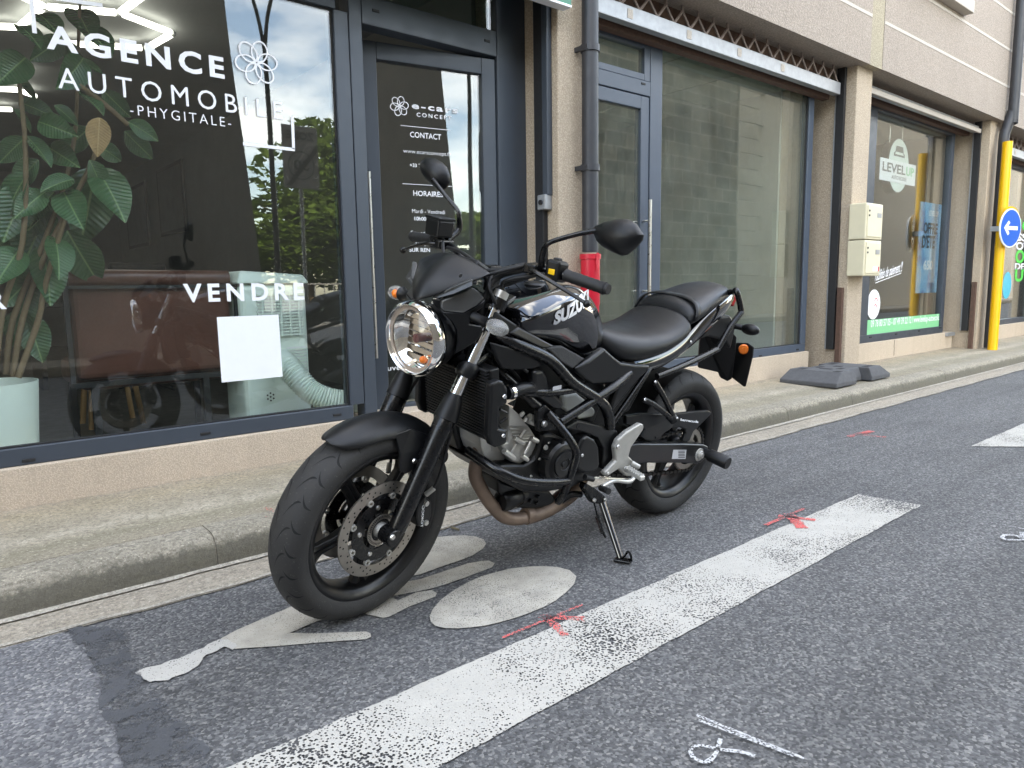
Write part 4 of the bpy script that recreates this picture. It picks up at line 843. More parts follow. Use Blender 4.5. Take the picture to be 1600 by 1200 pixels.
for s_ in (-1, 1):
    off(MB().tube([(4.32, -4.0, 4.4), (4.32+s_*.1, -4.0, 5.0), (4.32+s_*.38, -4.0, 5.7), (4.32+s_*.9, -4.0, 6.0)], .028, 8, smooth=6).build('arm', M['pipe'], lmp, smooth=50), MO2)
    off(MB().sphere((4.32+s_*.98, -4.0, 6.0), .22, .12, .05).build('lamp_head', M['pipe'], lmp, smooth=50), MO2)
zs = thing('zone_sign', 'grey end of zone 30 traffic sign on a post across the street', 'traffic sign', (4.72, -3.9, 0)); ZO = (4.72, -3.9, 0)
off(MB().tube([(4.72, -3.93, .1), (4.72, -3.93, 3.35)], .03, 10).build('post', M['galv'], zs, smooth=40), ZO)
off(MB().box(4.44, 5.0, -3.90, -3.875, 2.5, 3.4).build('panel', simple('grey_sign_panel', (.32, .32, .32), .5), zs, bevel=.006), ZO)
off(MB().lathe([(.0005, 0), (.21, 0), (.21, .002), (.0005, .002)], (4.72, -3.874, 2.83), (0, 1, 0), 32).build('ring', M['ink'], zs), ZO)
off(MB().lathe([(.0005, 0), (.19, 0), (.19, .002), (.0005, .002)], (4.72, -3.871, 2.83), (0, 1, 0), 32).build('disc', M['galv'], zs), ZO)
off(MB().prism([(4.47, -3.866, 2.53), (4.55, -3.866, 2.53), (4.98, -3.866, 3.05), (4.98, -3.866, 3.15)], (0, .001, 0)).build('diagonal_bar', M['ink'], zs), ZO)
for st_, x0, x1, z, cp in [('30', 4.84, 4.60, 2.76, .15), ('ZONE', 4.94, 4.50, 3.2, .12)]:
    o = text(st_, (x0, -3.868, z), (x1, -3.868, z), cp, M['ink'], zs, bold=.03); o.location = tuple(-np.array(ZO))
# railing and trees beyond the gap
ra = thing('railing', 'grey steel railing in front of the trees across the street', 'railing', (10, -13, 0)); RAO = (10, -13, 0)
for z in (.15, 1.15): off(MB().box(4.2, 22, -13.02, -12.98, z, z+.04).build('rail', M['galv'], ra), RAO)
for i in range(60): off(MB().box(4.25+.3*i, 4.275+.3*i, -13.012, -12.988, .1901, 1.1499).build('baluster', M['galv'], ra), RAO)
t = NT('tree_leaf'); oi = t.n('ShaderNodeObjectInfo'); lc = t.mix(t.noise(1.1, 3), (.05, .10, .022), (.14, .20, .045))
df = t.n('ShaderNodeBsdfDiffuse'); tl_ = t.n('ShaderNodeBsdfTranslucent'); t.l(lc, df.inputs[0]); t.l(lc, tl_.inputs[0]); ms = t.n('ShaderNodeMixShader', i_Fac=.35); t.l(df.outputs[0], ms.inputs[1]); t.l(tl_.outputs[0], ms.inputs[2]); M['tree_leaf'] = t.done(ms.outputs[0])
rnd = random.Random(4)
def crown(n, R_, H):
    mb = MB(); blobs = [(rnd.gauss(0, .42)*R_, rnd.gauss(0, .42)*R_, rnd.uniform(-.5, .5)*H, rnd.uniform(.25, .5)*R_) for _ in range(26)]
    for i in range(n):
        bx_, by_, bz_, br = rnd.choice(blobs); d = _n([rnd.gauss(0, 1) for _ in range(3)])*br*rnd.uniform(.6, 1.0)**.5; c = np.array([bx_, by_, bz_])+d
        a = _n([rnd.gauss(0, 1) for _ in range(3)]); e = _n(np.cross(a, [rnd.gauss(0, 1) for _ in range(3)])); sz = rnd.uniform(.12, .24)
        mb.add([c-a*sz, c+e*sz*.5, c+a*sz, c-e*sz*.5], [(0, 1, 2, 3)])
    return mb
cm = [crown(8000, 2.8, 5.0), crown(8000, 2.4, 6.0)]; cme = []
for i, (x, y, h, k, lab) in enumerate([(12.2, -17.5, 7.8, 0, 'broad leafy tree right behind the railing across the street'), (14.6, -19, 8.4, 1, 'tall slim tree behind the railing across the street'), (17.5, -21, 8.0, 0, 'leafy tree farther along behind the railing'), (8.3, -19, 4.2, 1, 'leafy tree beside the end of the retaining wall'), (21, -23, 9.0, 1, 'tall leafy tree near the stone block wall'), (10.3, -16.2, 4.6, 0, 'low spreading tree close behind the railing'), (13.2, -15.4, 5.0, 0, 'low bushy tree in front of the tall slim tree')]):
    tr = thing('tree', lab, 'tree', (x, y, 0), 'trees across the street')
    MB().tube([(0, 0, -.05), (.05, .03, h*.3), (-.05, .06, h*.55), (.06, 0, h*.8)], [.2, .15, .11, .05], 10, smooth=4).build('trunk', M['bark'], tr, smooth=50)
    for q in range(5):
        a = q*1.3+i; MB().tube([(0, .03, h*(.35+.07*q)), (math.cos(a)*.8, math.sin(a)*.8, h*(.48+.07*q)), (math.cos(a)*1.5, math.sin(a)*1.5, h*(.55+.07*q))], [.07, .05, .02], 6).build('limb', M['bark'], tr, smooth=50)
    if k >= len(cme): pass
    key = 'crown_%d' % k
    if key not in bpy.data.meshes:
        o = cm[k].build('crown', M['tree_leaf'], tr); o.data.name = key
    else:
        o = bpy.data.objects.new('crown', bpy.data.meshes[key]); COL.objects.link(o); o.parent = tr
    o.location = (0, 0, h*.55); o.scale = (1, 1, .74*h/7.6); o['kind'] = 'stuff'
# ================================================================== MOTORCYCLE
def vM(u, v): return (600+u/6, 400+v/6)
def vN(u, v): return (740+u/6, 400+v/6)
def vO(u, v): return (980+u/8.57, 600+v/8.57)
def vQ(u, v): return (700+u/8, 590+v/8)
def vR(u, v): return (860+u/7.5, 560+v/7.5)
M['matt'] = simple('matt_black_plastic', (0.0035, 0.0038, 0.0045), 0.42, 0, 0.15, 10, 0.08, 700, Specular_IOR_Level=0.36)
M['matt_g'] = simple('satin_charcoal_plastic', (0.007, 0.0073, 0.0078), 0.33, 0.0, 0.12, 8, 0.05, 700, Specular_IOR_Level=0.42)
M['wing'] = simple('satin_grey_wing', (0.055, 0.056, 0.056), 0.36, 0.35, 0.1, 8, 0.05, 700)
M['gloss'] = simple('gloss_black_paint', (0.004, 0.004, 0.005), 0.05, 0, 0.1, 8, 0, rvar=0.02, Coat_Weight=1.0, Coat_Roughness=0.02)
M['frame_b'] = simple('satin_black_frame', (0.003, 0.003, 0.0034), 0.27, 0.0, 0.15, 12, Specular_IOR_Level=0.42)
M['tyre_plain'] = simple('tyre_rubber_plain', (0.020, 0.0195, 0.019), 0.75, 0, 0.3, 10, 0.25, 220)
t = NT('tyre_rubber'); tn = t.noise(7, 6, .7); tcol = t.mix(t.ramp(tn, [(.45, 0.0), (.75, .5)]), (.017, .0165, .016), (.05, .047, .043)); tcol = t.mix(t.ramp(t.noise(130, 3, .7), [(.62, 0.0), (.74, .5)]), tcol, (.11, .105, .098))
M['tyre'] = t.done(t.pbsdf(tcol, t.ramp(tn, [(.3, .62), (.7, .85)]), 0, t.bump(t.noise(220, 3), .3, .002)))
M['groove'] = simple('tread_groove', (0.006, 0.006, 0.006), 0.9)
M['rim'] = simple('black_cast_wheel', (0.004, 0.004, 0.0045), 0.34, 0, 0.25, 14, 0.06, 300, Specular_IOR_Level=0.42)
M['chrome'] = simple('chrome', (0.80, 0.79, 0.77), 0.07, 1.0, 0.04, 10, rvar=0.03)
M['disc'] = simple('brake_disc_steel', (0.36, 0.33, 0.29), 0.36, 0.9, 0.2, 30, 0.1, 400)
M['alloy'] = simple('cast_alloy', (0.40, 0.39, 0.36), 0.46, 0.5, 0.25, 22, 0.25, 260)
M['alloy_l'] = simple('bright_alloy', (0.58, 0.57, 0.54), 0.36, 0.75, 0.12, 22, 0.1, 300)
M['engine'] = simple('black_engine_paint', (0.004, 0.004, 0.0043), 0.36, 0.0, 0.3, 18, 0.15, 300, Specular_IOR_Level=0.4)
M['exhaust'] = simple('heat_browned_pipe', (0.17, 0.12, 0.09), 0.5, 0.35, 0.5, 12, 0.2, 200)
M['vinyl'] = simple('seat_vinyl', (0.005, 0.0052, 0.006), 0.42, 0, 0.12, 8, 0.18, 1100, Specular_IOR_Level=0.42)
M['grip'] = simple('grip_rubber', (0.006, 0.006, 0.0065), 0.6, 0, 0.2, 20)
M['bottle'] = simple('coolant_bottle', (0.55, 0.58, 0.55), 0.35, 0, 0.1, 8)
M['orange'] = simple('orange_reflector', (0.85, 0.19, 0.02), 0.25, 0, 0.05)
M['yellow_k'] = simple('yellow_switch', (0.85, 0.50, 0.01), 0.4)
M['decal'] = simple('silver_decal', (0.55, 0.56, 0.58), 0.35, 0.3, 0.05)
M['pad'] = simple('grained_pad', (0.02, 0.02, 0.02), 0.75, 0, 0.6, 160, 0.9, 260)
bike = thing('motorcycle', 'black naked motorcycle leaning on its side stand beside the kerb', 'motorcycle')
bike.matrix_world = Matrix(((BX[0], BY[0], BZ[0], BO[0]), (BX[1], BY[1], BZ[1], BO[1]), (BX[2], BY[2], BZ[2], BO[2]), (0, 0, 0, 1)))
def bp(mb, name, mat, steer=False, parent=None, **k):
    if steer: mb.steer()
    return mb.build(name, M[mat] if isinstance(mat, str) else mat, parent or bike, **k)
def poly(fn, view, L_, y=None):
    """outline read off an enlarged view; each point (u, v[, y])"""
    return [fn(*view(p[0], p[1]), p[2] if len(p) > 2 else y) for p in L_]
def plate(fn, view, L_, y, t, name, mat, steer=False, bevel=.004, both=False, **k):
    P = poly(fn, view, L_, y); o = bp(MB().prism(P, (0, -t, 0)), name, mat, steer, bevel=bevel, **k)
    if both: bp(MB().prism(P, (0, -t, 0)).flip(), name, mat, steer, bevel=bevel, **k)
    return o
def bolt(fn, view, u, v, y, r=.006, h=.004, mat='steel', steer=False, parent=None):
    p = fn(*view(u, v), y); return bp(MB().lathe([(.0003, h), (r*.8, h), (r, h*.5), (r, 0), (.0003, 0)], p, (0, 1, 0), 12), 'bolt', mat, steer, parent, smooth=40)
def capsule(p, q, r, n=12): return MB().tube([p, q], r, n)
# ---------------------------------------------------------------- wheels
def wheel(c, prof, rimw, r_in, spoke0, steer, name, front):
    wl = bpy.data.objects.new(name, None); COL.objects.link(wl); wl.parent = bike
    c = np.array(c); ay = (0, 1, 0); R_ = max(r for r, h in prof)
    bp(MB().lathe(prof, c, ay, 120, up=(1, 0, 0)), 'tyre', 'tyre', steer, wl, smooth=180)
    f = rimw
    bp(MB().lathe([(.229, f), (.2295, f-.005), (.222, f-.010), (.224, f-.03), (.205, f-.05), (.205, -f+.05), (.224, -f+.03), (.222, -f+.010), (.2295, -f+.005), (.229, -f), (.221, -f-.001), (.213, -f+.006), (.203, -f+.012), (.198, -f+.025), (.193, 0), (.198, f-.025), (.203, f-.012), (.213, f-.006), (.221, f+.001), (.229, f)], c, ay, 96, up=(1, 0, 0)), 'rim', 'rim', steer, wl, smooth=50)
    for k in range(5):
        a = math.radians(spoke0+72*k); rd = np.array([math.cos(a), 0, math.sin(a)]); tg = np.array([-math.sin(a), 0, math.cos(a)]); rings = []
        for r, w_, th, tw in ((.030, .030, .034, 0), (.07, .022, .026, .004), (.12, .017, .018, .010), (.165, .019, .015, .014), (.185, .027, .016, .014), (.202, .040, .018, .012)):
            cc = c+rd*r+tg*tw*1.4
            rings.append([cc+tg*w_*sx_+np.array([0, th*sy_, 0]) for sx_, sy_ in ((-1, -.55), (-.45, -1), (.45, -1), (1, -.55), (1, .55), (.45, 1), (0.0, .62), (-.45, 1), (-1, .55))])
        bp(MB().loft(rings), 'spoke', 'rim', steer, wl, smooth=35, bevel=.002)
    bp(MB().lathe([(.001, .062), (.028, .062), (.036, .052), (.042, .03), (.042, -.03), (.036, -.052), (.028, -.062), (.001, -.062)], c, ay, 32), 'hub', 'rim', steer, wl, smooth=40)
    # tread grooves: slim dark sickles lying on the tread
    g_ = MB(); pr = [(r, h) for r, h in prof if r > R_-.055 and abs(h) < .09]; hs = [h for r, h in pr]; rs = [r for r, h in pr]
    order = np.argsort(hs); hs = np.array(hs)[order]; rs = np.array(rs)[order]; H_ = hs[-1]
    for sgn in (-1, 1):
        for k in range(26 if front else 24):
            a0 = 2*math.pi*(k+.5*(sgn > 0))/(26 if front else 24)
            for (h0, h1, da, bend) in (((.10, .62, .17, .05), (.55, .97, -.10, -.03)) if front else ((.06, .70, .20, .06), (.45, .98, -.13, -.04))):
                A_ = []; B_ = []
                for j in range(9):
                    t_ = j/8; h = H_*(h0+(h1-h0)*t_)*sgn; an = a0+da*t_+bend*math.sin(math.pi*t_); wd = .0042*math.sin(math.pi*(t_*.9+.06))
                    r = float(np.interp(h, hs, rs))+.0007
                    for L2, s_ in ((A_, 1), (B_, -1)):
                        q = an+s_*wd/R_; L2.append(c+np.array([math.cos(q)*r, h, math.sin(q)*r]))
                g_.loft([A_, B_], False)
    bp(g_, 'tread_grooves', 'groove', steer, wl, kind='stuff')
    return wl
fp = [(.222, .043), (.232, .053), (.245, .0595), (.258, .061), (.268, .0598), (.277, .056), (.285, .049), (.292, .039), (.2975, .027), (.301, .014), (.3025, 0)]
fp = fp+[(r, -h) for r, h in fp[-2::-1]]
FC = (1.4417, 0, .303)
fw = wheel(FC, fp, .050, 0, -20, True, 'front_wheel', True)
rp_ = [(.222, .058), (.234, .071), (.250, .079), (.266, .081), (.278, .079), (.288, .072), (.297, .060), (.305, .044), (.310, .026), (.3125, .010), (.3128, 0)]
rp_ = rp_+[(r, -h) for r, h in rp_[-2::-1]]
RC = (0, 0, .313)
rw = wheel(RC, rp_, .066, 0, 62, False, 'rear_wheel', False)
# front brake discs with carriers, drillings and buttons, sensor ring, axle
fcn = np.array(FC)
for sgn in (1, -1):
    yd = .058*sgn; ay = (0, sgn, 0); dc = fcn+np.array([0, yd, 0])
    d_ = bp(MB().lathe([(.112, 0), (.1455, 0), (.1455, .005), (.112, .005), (.112, 0)], dc, ay, 80), 'brake_disc', 'disc', True, fw, smooth=30)
    hm_ = MB()
    for k in range(30):
        for j, rr in enumerate((.119, .128, .138)):
            a = 2*math.pi*(k+j*.33)/30
            if (k+j) % 3 == 2: continue
            hm_.lathe([(.0002, .0056), (.0030, .0056)], dc+np.array([math.cos(a)*rr, 0, math.sin(a)*rr]), ay, 8)
    bp(hm_, 'drillings', 'dark', True, d_, kind='stuff')
    cr = MB().lathe([(.060, .0005), (.098, .0005), (.098, .0045), (.060, .0045), (.060, .0005)], dc, ay, 60); 
    bp(cr, 'disc_carrier', 'frame_b', True, fw, smooth=30)
    for k in range(8):
        a = 2*math.pi*k/8+.35; q = dc+np.array([math.cos(a)*.103, 0, math.sin(a)*.103])
        bp(MB().lathe([(.005, .0075), (.0095, .0075), (.0105, .002), (.0105, -.002), (.005, -.002), (.005, .0075)], q, ay, 16), 'float_button', 'alloy', True, fw, smooth=40)
    for k in range(5):
        a = 2*math.pi*k/5+.1; q = dc+np.array([math.cos(a)*.075, 0, math.sin(a)*.075]); rd = np.array([math.cos(a), 0, math.sin(a)])
        bp(MB().lathe([(.0003, .009), (.006, .009), (.0075, .004), (.0075, .003)], q, ay, 12), 'bolt', 'steel', True, fw, smooth=40)
        q2_ = dc+rd*.05; bp(MB().obox(q2_, rd, np.cross(rd, (0, 1, 0)), (0, 1, 0), .022, .012, .004), 'carrier_arm', 'frame_b', True, fw, bevel=.002)
    bp(MB().lathe([(.034, .006), (.048, .006), (.048, .010), (.034, .010), (.034, .006)], dc, ay, 60), 'sensor_ring', 'disc', True, fw, smooth=30)
    sl = MB()
    for k in range(48):
        a = 2*math.pi*k/48; rd = np.array([math.cos(a), 0, math.sin(a)]); sl.obox(dc+rd*.0425+np.array([0, .0101*sgn, 0]), rd, np.cross(rd, (0, 1, 0)), (0, 1, 0), .0035, .0011, .0004)
    bp(sl, 'sensor_slots', 'dark', True, fw, kind='stuff')
    bp(MB().lathe([(.001, .045), (.014, .045), (.016, .03), (.022, .012), (.024, 0)], dc, ay, 24), 'axle_spacer', 'alloy', True, fw, smooth=40)
bp(MB().tube([fcn+np.array([0, -.124, 0]), fcn+np.array([0, .124, 0])], .011, 16), 'front_axle', 'steel', True)
# ---------------------------------------------------------------- fork, triple clamps
fork_ax = _n(np.array([1.111, 0, .975])-np.array([1.420, 0, .312]))
def fpt(t, y=.105, dx=0): p = np.array([1.420, 0, .312])+fork_ax*t; return np.array([p[0]+dx, y, p[2]])
for sgn in (1, -1):
    y = .105*sgn
    bp(MB().tube([fpt(.30, y), fpt(.733, y)], .0205, 24), 'fork_tube', 'chrome', True, smooth=40)
    bp(MB().tube([fpt(-.022, y), fpt(-.012, y), fpt(.03, y), fpt(.12, y), fpt(.30, y), fpt(.345, y), fpt(.352, y)], [.018, .024, .027, .0275, .030, .0315, .028], 24), 'fork_leg', 'frame_b', True, smooth=45)
    # axle lug, behind the leg
    lug = MB().tube([fcn+np.array([0, y-.024*sgn, 0]), fcn+np.array([0, y+.024*sgn, 0])], .026, 20); bp(lug, 'axle_lug', 'frame_b', True, bevel=.003, smooth=40)
    # clamped guard cone above the leg, ring lower down
    bp(MB().tube([fpt(.345, y), fpt(.36, y), fpt(.405, y, .004), fpt(.425, y, .006)], [.036, .0345, .028, .022], 20), 'dust_guard', 'matt', True, smooth=45)
    bp(MB().tube([fpt(.475, y), fpt(.482, y), fpt(.512, y), fpt(.52, y)], [.026, .031, .031, .026], 20), 'fork_collar', 'matt', True, smooth=45)
    bp(MB().tube([fpt(.715, y), fpt(.745, y)], [.0225, .0225], 20), 'fork_cap', 'alloy_l', True, smooth=40)
    bp(MB().tube([fpt(.69, y), fpt(.722, y)], .030, 20), 'clamp_eye', 'frame_b', True, smooth=40)
    bp(MB().lathe([(.0003, .014), (.008, .014), (.009, 0)], fpt(.70, y)+np.array([.028, .0, 0]), (1, .2*sgn, .3), 12), 'bolt', 'chrome', True, smooth=40)
bolt(s, vE, 810, 636, .131, .009, .006, 'steel', True)
bp(MB().obox(fpt(.70, 0)+np.array([-.03, 0, .0]), (1, 0, -.45), (0, 1, 0), fork_ax, .045, .12, .011), 'upper_yoke', 'frame_b', True, bevel=.006)
bp(MB().obox(fpt(.52, 0)+np.array([-.025, 0, 0]), (1, 0, -.45), (0, 1, 0), fork_ax, .04, .12, .014), 'lower_yoke', 'frame_b', True, bevel=.006)
hd = np.array([-math.sin(RAKE), 0, math.cos(RAKE)]); hb0 = SP+hd*(.80/hd[2]); hb1 = SP+hd*(.965/hd[2])
bp(MB().tube([hb0, hb1], .032, 20), 'head_tube', 'frame_b', smooth=40)
# ---------------------------------------------------------------- front mudguard
fend = []; 
def wp(r, a, y): return np.array([FC[0]+r*math.cos(math.radians(a)), y, FC[2]+r*math.sin(math.radians(a))])
for a, k, drop in [(60, .20, .004), (61.5, .55, .012), (65, .80, .022), (72, .94, .030), (82, 1.0, .034), (94, 1.0, .036), (106, 1.0, .040), (118, 1.0, .044), (132, .98, .044), (146, .9, .04), (150, .8, .035)]:
    row = []
    for j in range(-6, 7):
        q = j/6; yy = .071*k*math.sin(q*math.pi/2*.98)/math.sin(math.pi/2*.98); rr = .330-drop*(1-math.cos(q*math.pi/2))*1.35+(.004 if abs(j) < 2 else 0)
        row.append(wp(rr, a, yy))
    fend.append(row)
fo = bp(MB().loft(fend, False), 'front_mudguard', 'matt', True, smooth=180)
md = fo.modifiers.new('solid', 'SOLIDIFY'); md.thickness = .004; md.offset = -1
md = fo.modifiers.new('sub', 'SUBSURF'); md.levels = 1; md.render_levels = 1
for sgn in (1, -1):
    P = [wp(.292, 93, .068), wp(.305, 104, .066), wp(.300, 118, .070), wp(.262, 120, .088), wp(.205, 118, .090), wp(.178, 108, .088), wp(.186, 100, .084), wp(.235, 98, .078)]
    m_ = MB().prism(P, (0, -.010, 0))
    if sgn < 0: m_.flip()
    bp(m_, 'mudguard_stay', 'matt', True, bevel=.003)
bolt(s, vG, 705, 457, .092, .0085, .006, 'chrome', True)
# ---------------------------------------------------------------- calipers and brake lines
for sgn in (1, -1):
    P = [wp(.158, 150, .062), wp(.172, 162, .062), wp(.172, 178, .062), wp(.160, 190, .062), wp(.120, 188, .062), wp(.108, 170, .062), wp(.118, 154, .062)]
    P = [p+np.array([0, .034, 0]) for p in P]
    m_ = MB().prism(P, (0, -.055, 0)); m_ = m_ if sgn > 0 else m_.flip()
    cl_ = bp(m_, 'brake_caliper', 'engine', True, bevel=.006)
    for a_, r_ in ((158, .150), (184, .148)):
        p = wp(r_, a_, .0965); m_ = MB().lathe([(.0003, .006), (.008, .006), (.009, 0)], p, (0, 1, 0), 14); m_ = m_ if sgn > 0 else m_.flip(); bp(m_, 'bolt', 'steel', True, cl_, smooth=40)
    m_ = MB().tube([wp(.165, 152, .085), wp(.20, 146, .10), wp(.26, 133, .11), (1.235, .10, .62), (1.19, .06, .75), (1.17, .04, .82)], .0045, 8, smooth=8); m_ = m_ if sgn > 0 else m_.flip(); bp(m_, 'brake_line', 'grip', True, smooth=60)
    m_ = MB().tube([wp(.165, 152, .085), wp(.19, 148, .10)], .008, 10); m_ = m_ if sgn > 0 else m_.flip(); bp(m_, 'banjo', 'alloy', True, smooth=40)
def s_txt(st, p0, p1, upv, cap, mat, bold, steer, parent=None, thick=.0008):
    o = text(st, p0, p1, cap, M[mat], parent or bike, bold=bold, thick=thick, up=_n(upv))
    if steer:
        for v in o.data.vertices: v.co = s2b(v.co)
    return o
s_txt('TOKICO', wp(.131, 190, .0972), wp(.135, 157, .0972), (-1, 0, .05), .009, 'white', 0, True)
# ---------------------------------------------------------------- headlight
HLc = np.array([1.335, 0, .838]); HLx = _n(np.array([1, 0, -.06])); RH = .098
bp(MB().lathe([(.001, -.155), (.04, -.150), (.070, -.125), (.090, -.08), (.097, -.03), (.098, .0)], HLc, HLx, 48), 'headlight_bowl', 'matt', True, smooth=60)
bp(MB().lathe([(.097, -.035), (.105, -.03), (.1075, -.012), (.1055, .006), (.099, .013), (.094, .010), (.093, .0)], HLc, HLx, 64), 'headlight_ring', 'chrome', True, smooth=60)
refl = bp(MB().lathe([(.012, -.075), (.030, -.066), (.055, -.045), (.075, -.022), (.088, .0), (.0935, .001)], HLc, HLx, 48), 'reflector', simple('mirror_reflector', (.86, .84, .80), .05, 1.0, .04), True, smooth=50)
fl = MB()
for k in range(-4, 5):
    zz = k*.019
    if abs(zz) < .075:
        hw = math.sqrt(.083**2-zz**2); xx = -.055+ (zz*zz+.25*hw*hw)*5.5
        fl.obox(HLc+HLx*(xx+.004)+np.array([0, 0, zz]), (0, 1, 0), (0, .1, 1), HLx, hw*.72, .0075, .003)
bp(fl, 'reflector_facets', simple('mirror_facets', (.84, .82, .78), .09, 1.0, .05), True, refl, kind='stuff')
bp(MB().lathe([(.001, .01), (.013, .008), (.014, -.02), (.011, -.05)], HLc+HLx*-.02, HLx, 20), 'bulb_shield', simple('dark_bulb_cap', (.10, .03, .03), .3), True, refl, smooth=40)
bp(MB().sphere(HLc+HLx*-.02+np.array([0, .03, -.055]), .011), 'side_bulb', 'orange', True, refl, smooth=60)
bp(MB().lathe([(.001, .030), (.03, .0275), (.06, .0205), (.085, .010), (.0945, .001)], HLc, HLx, 48), 'headlight_lens', 'glass_clear', True, smooth=180)
bp(MB().lathe([(.083, .0), (.0935, .0015), (.0935, .003), (.083, .0015)], HLc, HLx, 48), 'lens_seal', simple('warm_grey_seal', (.34, .27, .22), .4), True, smooth=40)
# cowl above the lamp, satin wings, side panels
def cowl_pt(t, y):
    a = abs(y)/.125; zb_ = .948+.085*a**1.3; zt_ = 1.078-.032*a**2; xb = 1.337-.115*a**1.7; xt = 1.215-.03*a**1.5
    z = zb_+(zt_-zb_)*t; x = xb+(xt-xb)*t+.028*math.sin(math.pi*t)*(1-.6*a)+(.006 if a < .15 else 0); return (x, y, z)
co = bp(MB().loft([[cowl_pt(t_/7, y) for y in [-.125, -.11, -.09, -.065, -.04, -.018, -.008, 0, .008, .018, .04, .065, .09, .11, .125]] for t_ in range(8)], False), 'headlight_cowl', 'matt', True, smooth=180)
md = co.modifiers.new('solid', 'SOLIDIFY'); md.thickness = .004; md.offset = -1
md = co.modifiers.new('sub', 'SUBSURF'); md.levels = 1; md.render_levels = 1
bolt(s, vM, 715, 180, .10, .006, .003, 'rubber', True, co)
for sgn in (1, -1):
    def pan(L_, t, name, mat, bev=.004):
        m_ = MB().prism(poly(s, vM, L_), (-.006, -t, 0)); m_ = m_ if sgn > 0 else m_.flip(); return bp(m_, name, mat, True, bevel=bev, smooth=30)
    pan([(455, 388, .035), (640, 300, .085), (835, 215, .122), (842, 285, .124), (660, 350, .095), (500, 405, .045)], .016, 'cowl_trim', 'wing')
    pan([(540, 415, .055), (840, 300, .122), (905, 345, .13), (945, 400, .13), (870, 470, .13), (745, 537, .118), (560, 522, .065), (530, 490, .055)], .018, 'cowl_wing', 'wing', .008)
    pan([(450, 410, .04), (540, 415, .05), (530, 490, .055), (560, 522, .065), (745, 537, .115), (870, 470, .125), (950, 410, .125), (930, 480, .12), (820, 560, .12), (800, 640, .12), (915, 660, .12), (925, 700, .12), (880, 790, .12), (760, 870, .11), (668, 920, .10), (690, 800, .098), (680, 700, .095), (640, 620, .085), (560, 545, .06), (480, 470, .04)], .012, 'lamp_stay', 'matt', .003)
    # indicators
    y0_, y1_ = (.115, .235)
    a_ = np.array(s(*vM(860, 580), .13)); c_ = np.array(s(*vM(1060, 670), .205))
    if sgn < 0: a_ = np.array([a_[0], -a_[1], a_[2]]); c_ = np.array([c_[0], -c_[1], c_[2]])
    dr = _n(c_-a_)
    bp(MB().tube([a_-dr*.01, a_+dr*.015, c_-dr*.036, c_-dr*.026], [.015, .0135, .014, .022], 16), 'indicator_stalk', 'matt', True, smooth=45)
    Mr = np.array([_n([1, 0, .1]), dr, np.cross(_n([1, 0, .1]), dr)]).T
    bp(MB().sphere(c_+dr*.0, .024, .036, .022, 20, 12, Mr), 'indicator_lens', simple('clear_indicator_lens', (.50, .50, .49), .12, 0, .35, 160, .6, 320, Transmission_Weight=.75), True, smooth=180)
    if sgn < 0: bp(MB().sphere(c_-dr*.012+np.array([.012, 0, 0]), .014, .014, .014), 'indicator_bulb', 'orange', True, smooth=180)
# instrument and bars
bp(MB().obox((1.15, 0, 1.04), (1, 0, .45), (0, 1, 0), (-.45, 0, 1), .035, .065, .018), 'instrument', 'matt', True, bevel=.01)
barp = [(1.085, 0, 1.035), (1.085, .06, 1.035), (1.075, .13, 1.062), (1.052, .20, 1.072), (1.035, .26, 1.068), (1.012, .385, 1.056)]
full = [(x, -y, z) for x, y, z in barp[:0:-1]]+barp
bp(MB().tube(full, .0112, 14, smooth=6), 'handlebar', 'frame_b', True, smooth=60)
for y in (-.045, .045): bp(MB().box(1.062, 1.108, y-.014, y+.014, .975, 1.05), 'bar_clamp', 'frame_b', True, bevel=.005)
def onbar(y, dz=0, dx=0):
    ys = [p[1] for p in barp]; a = abs(y); return np.array([np.interp(a, ys, [p[0] for p in barp])+dx, y, np.interp(a, ys, [p[2] for p in barp])+dz])
for sgn in (1, -1):
    gr = [onbar(sgn*(.265+.12*i/14)) for i in range(15)]
    bp(MB().tube(gr, [.0185 if i in (0, 14) else (.0172 if i % 2 else .0162) for i in range(15)], 18), 'grip', 'grip', True, smooth=60)
    bp(MB().tube([onbar(sgn*.385), onbar(sgn*.398)], [.0165, .014], 16), 'bar_end', 'grip', True, smooth=40)
    swb = bp(MB().obox(onbar(sgn*.238, .004), (1, 0, .1), (-.1, sgn, 0), (0, 0, 1), .027, .022, .030), 'switch_box', 'matt', True, bevel=.009)
    if sgn > 0:
        pk_ = s(*vB(250, 395), .247)
        bp(MB().obox(onbar(.240, .003)+np.array([.027, 0, 0]), (1, 0, 0), (0, 1, 0), (0, 0, 1), .002, .011, .008), 'yellow_switch', 'yellow_k', True, swb, bevel=.002)
        bp(MB().obox(onbar(.236, .034), (1, 0, 0), (0, 1, 0), (0, 0, 1), .010, .010, .006), 'switch_button', 'rubber', True, swb, bevel=.003)
    # lever and perch
    pv = onbar(sgn*.185, .0, .035); lv = [pv, pv+np.array([.012, .03*sgn, -.004]), onbar(sgn*.25, -.012, .062), onbar(sgn*.30, -.024, .062), onbar(sgn*.35, -.038, .055), onbar(sgn*.372, -.044, .052)]
    bp(MB().tube(lv, [.011, .0105, .009, .0075, .0068, .008], 10, smooth=5, flat=.7), 'lever', 'frame_b', True, smooth=60)
    bp(MB().sphere(lv[-1], .011), 'lever_ball', 'frame_b', True, smooth=60)
    bp(MB().obox(onbar(sgn*.185, 0, .018), (1, .1*sgn, 0), (-.1*sgn, 1, 0), (0, 0, 1), .03, .02, .014), 'lever_perch', 'frame_b', True, bevel=.005)
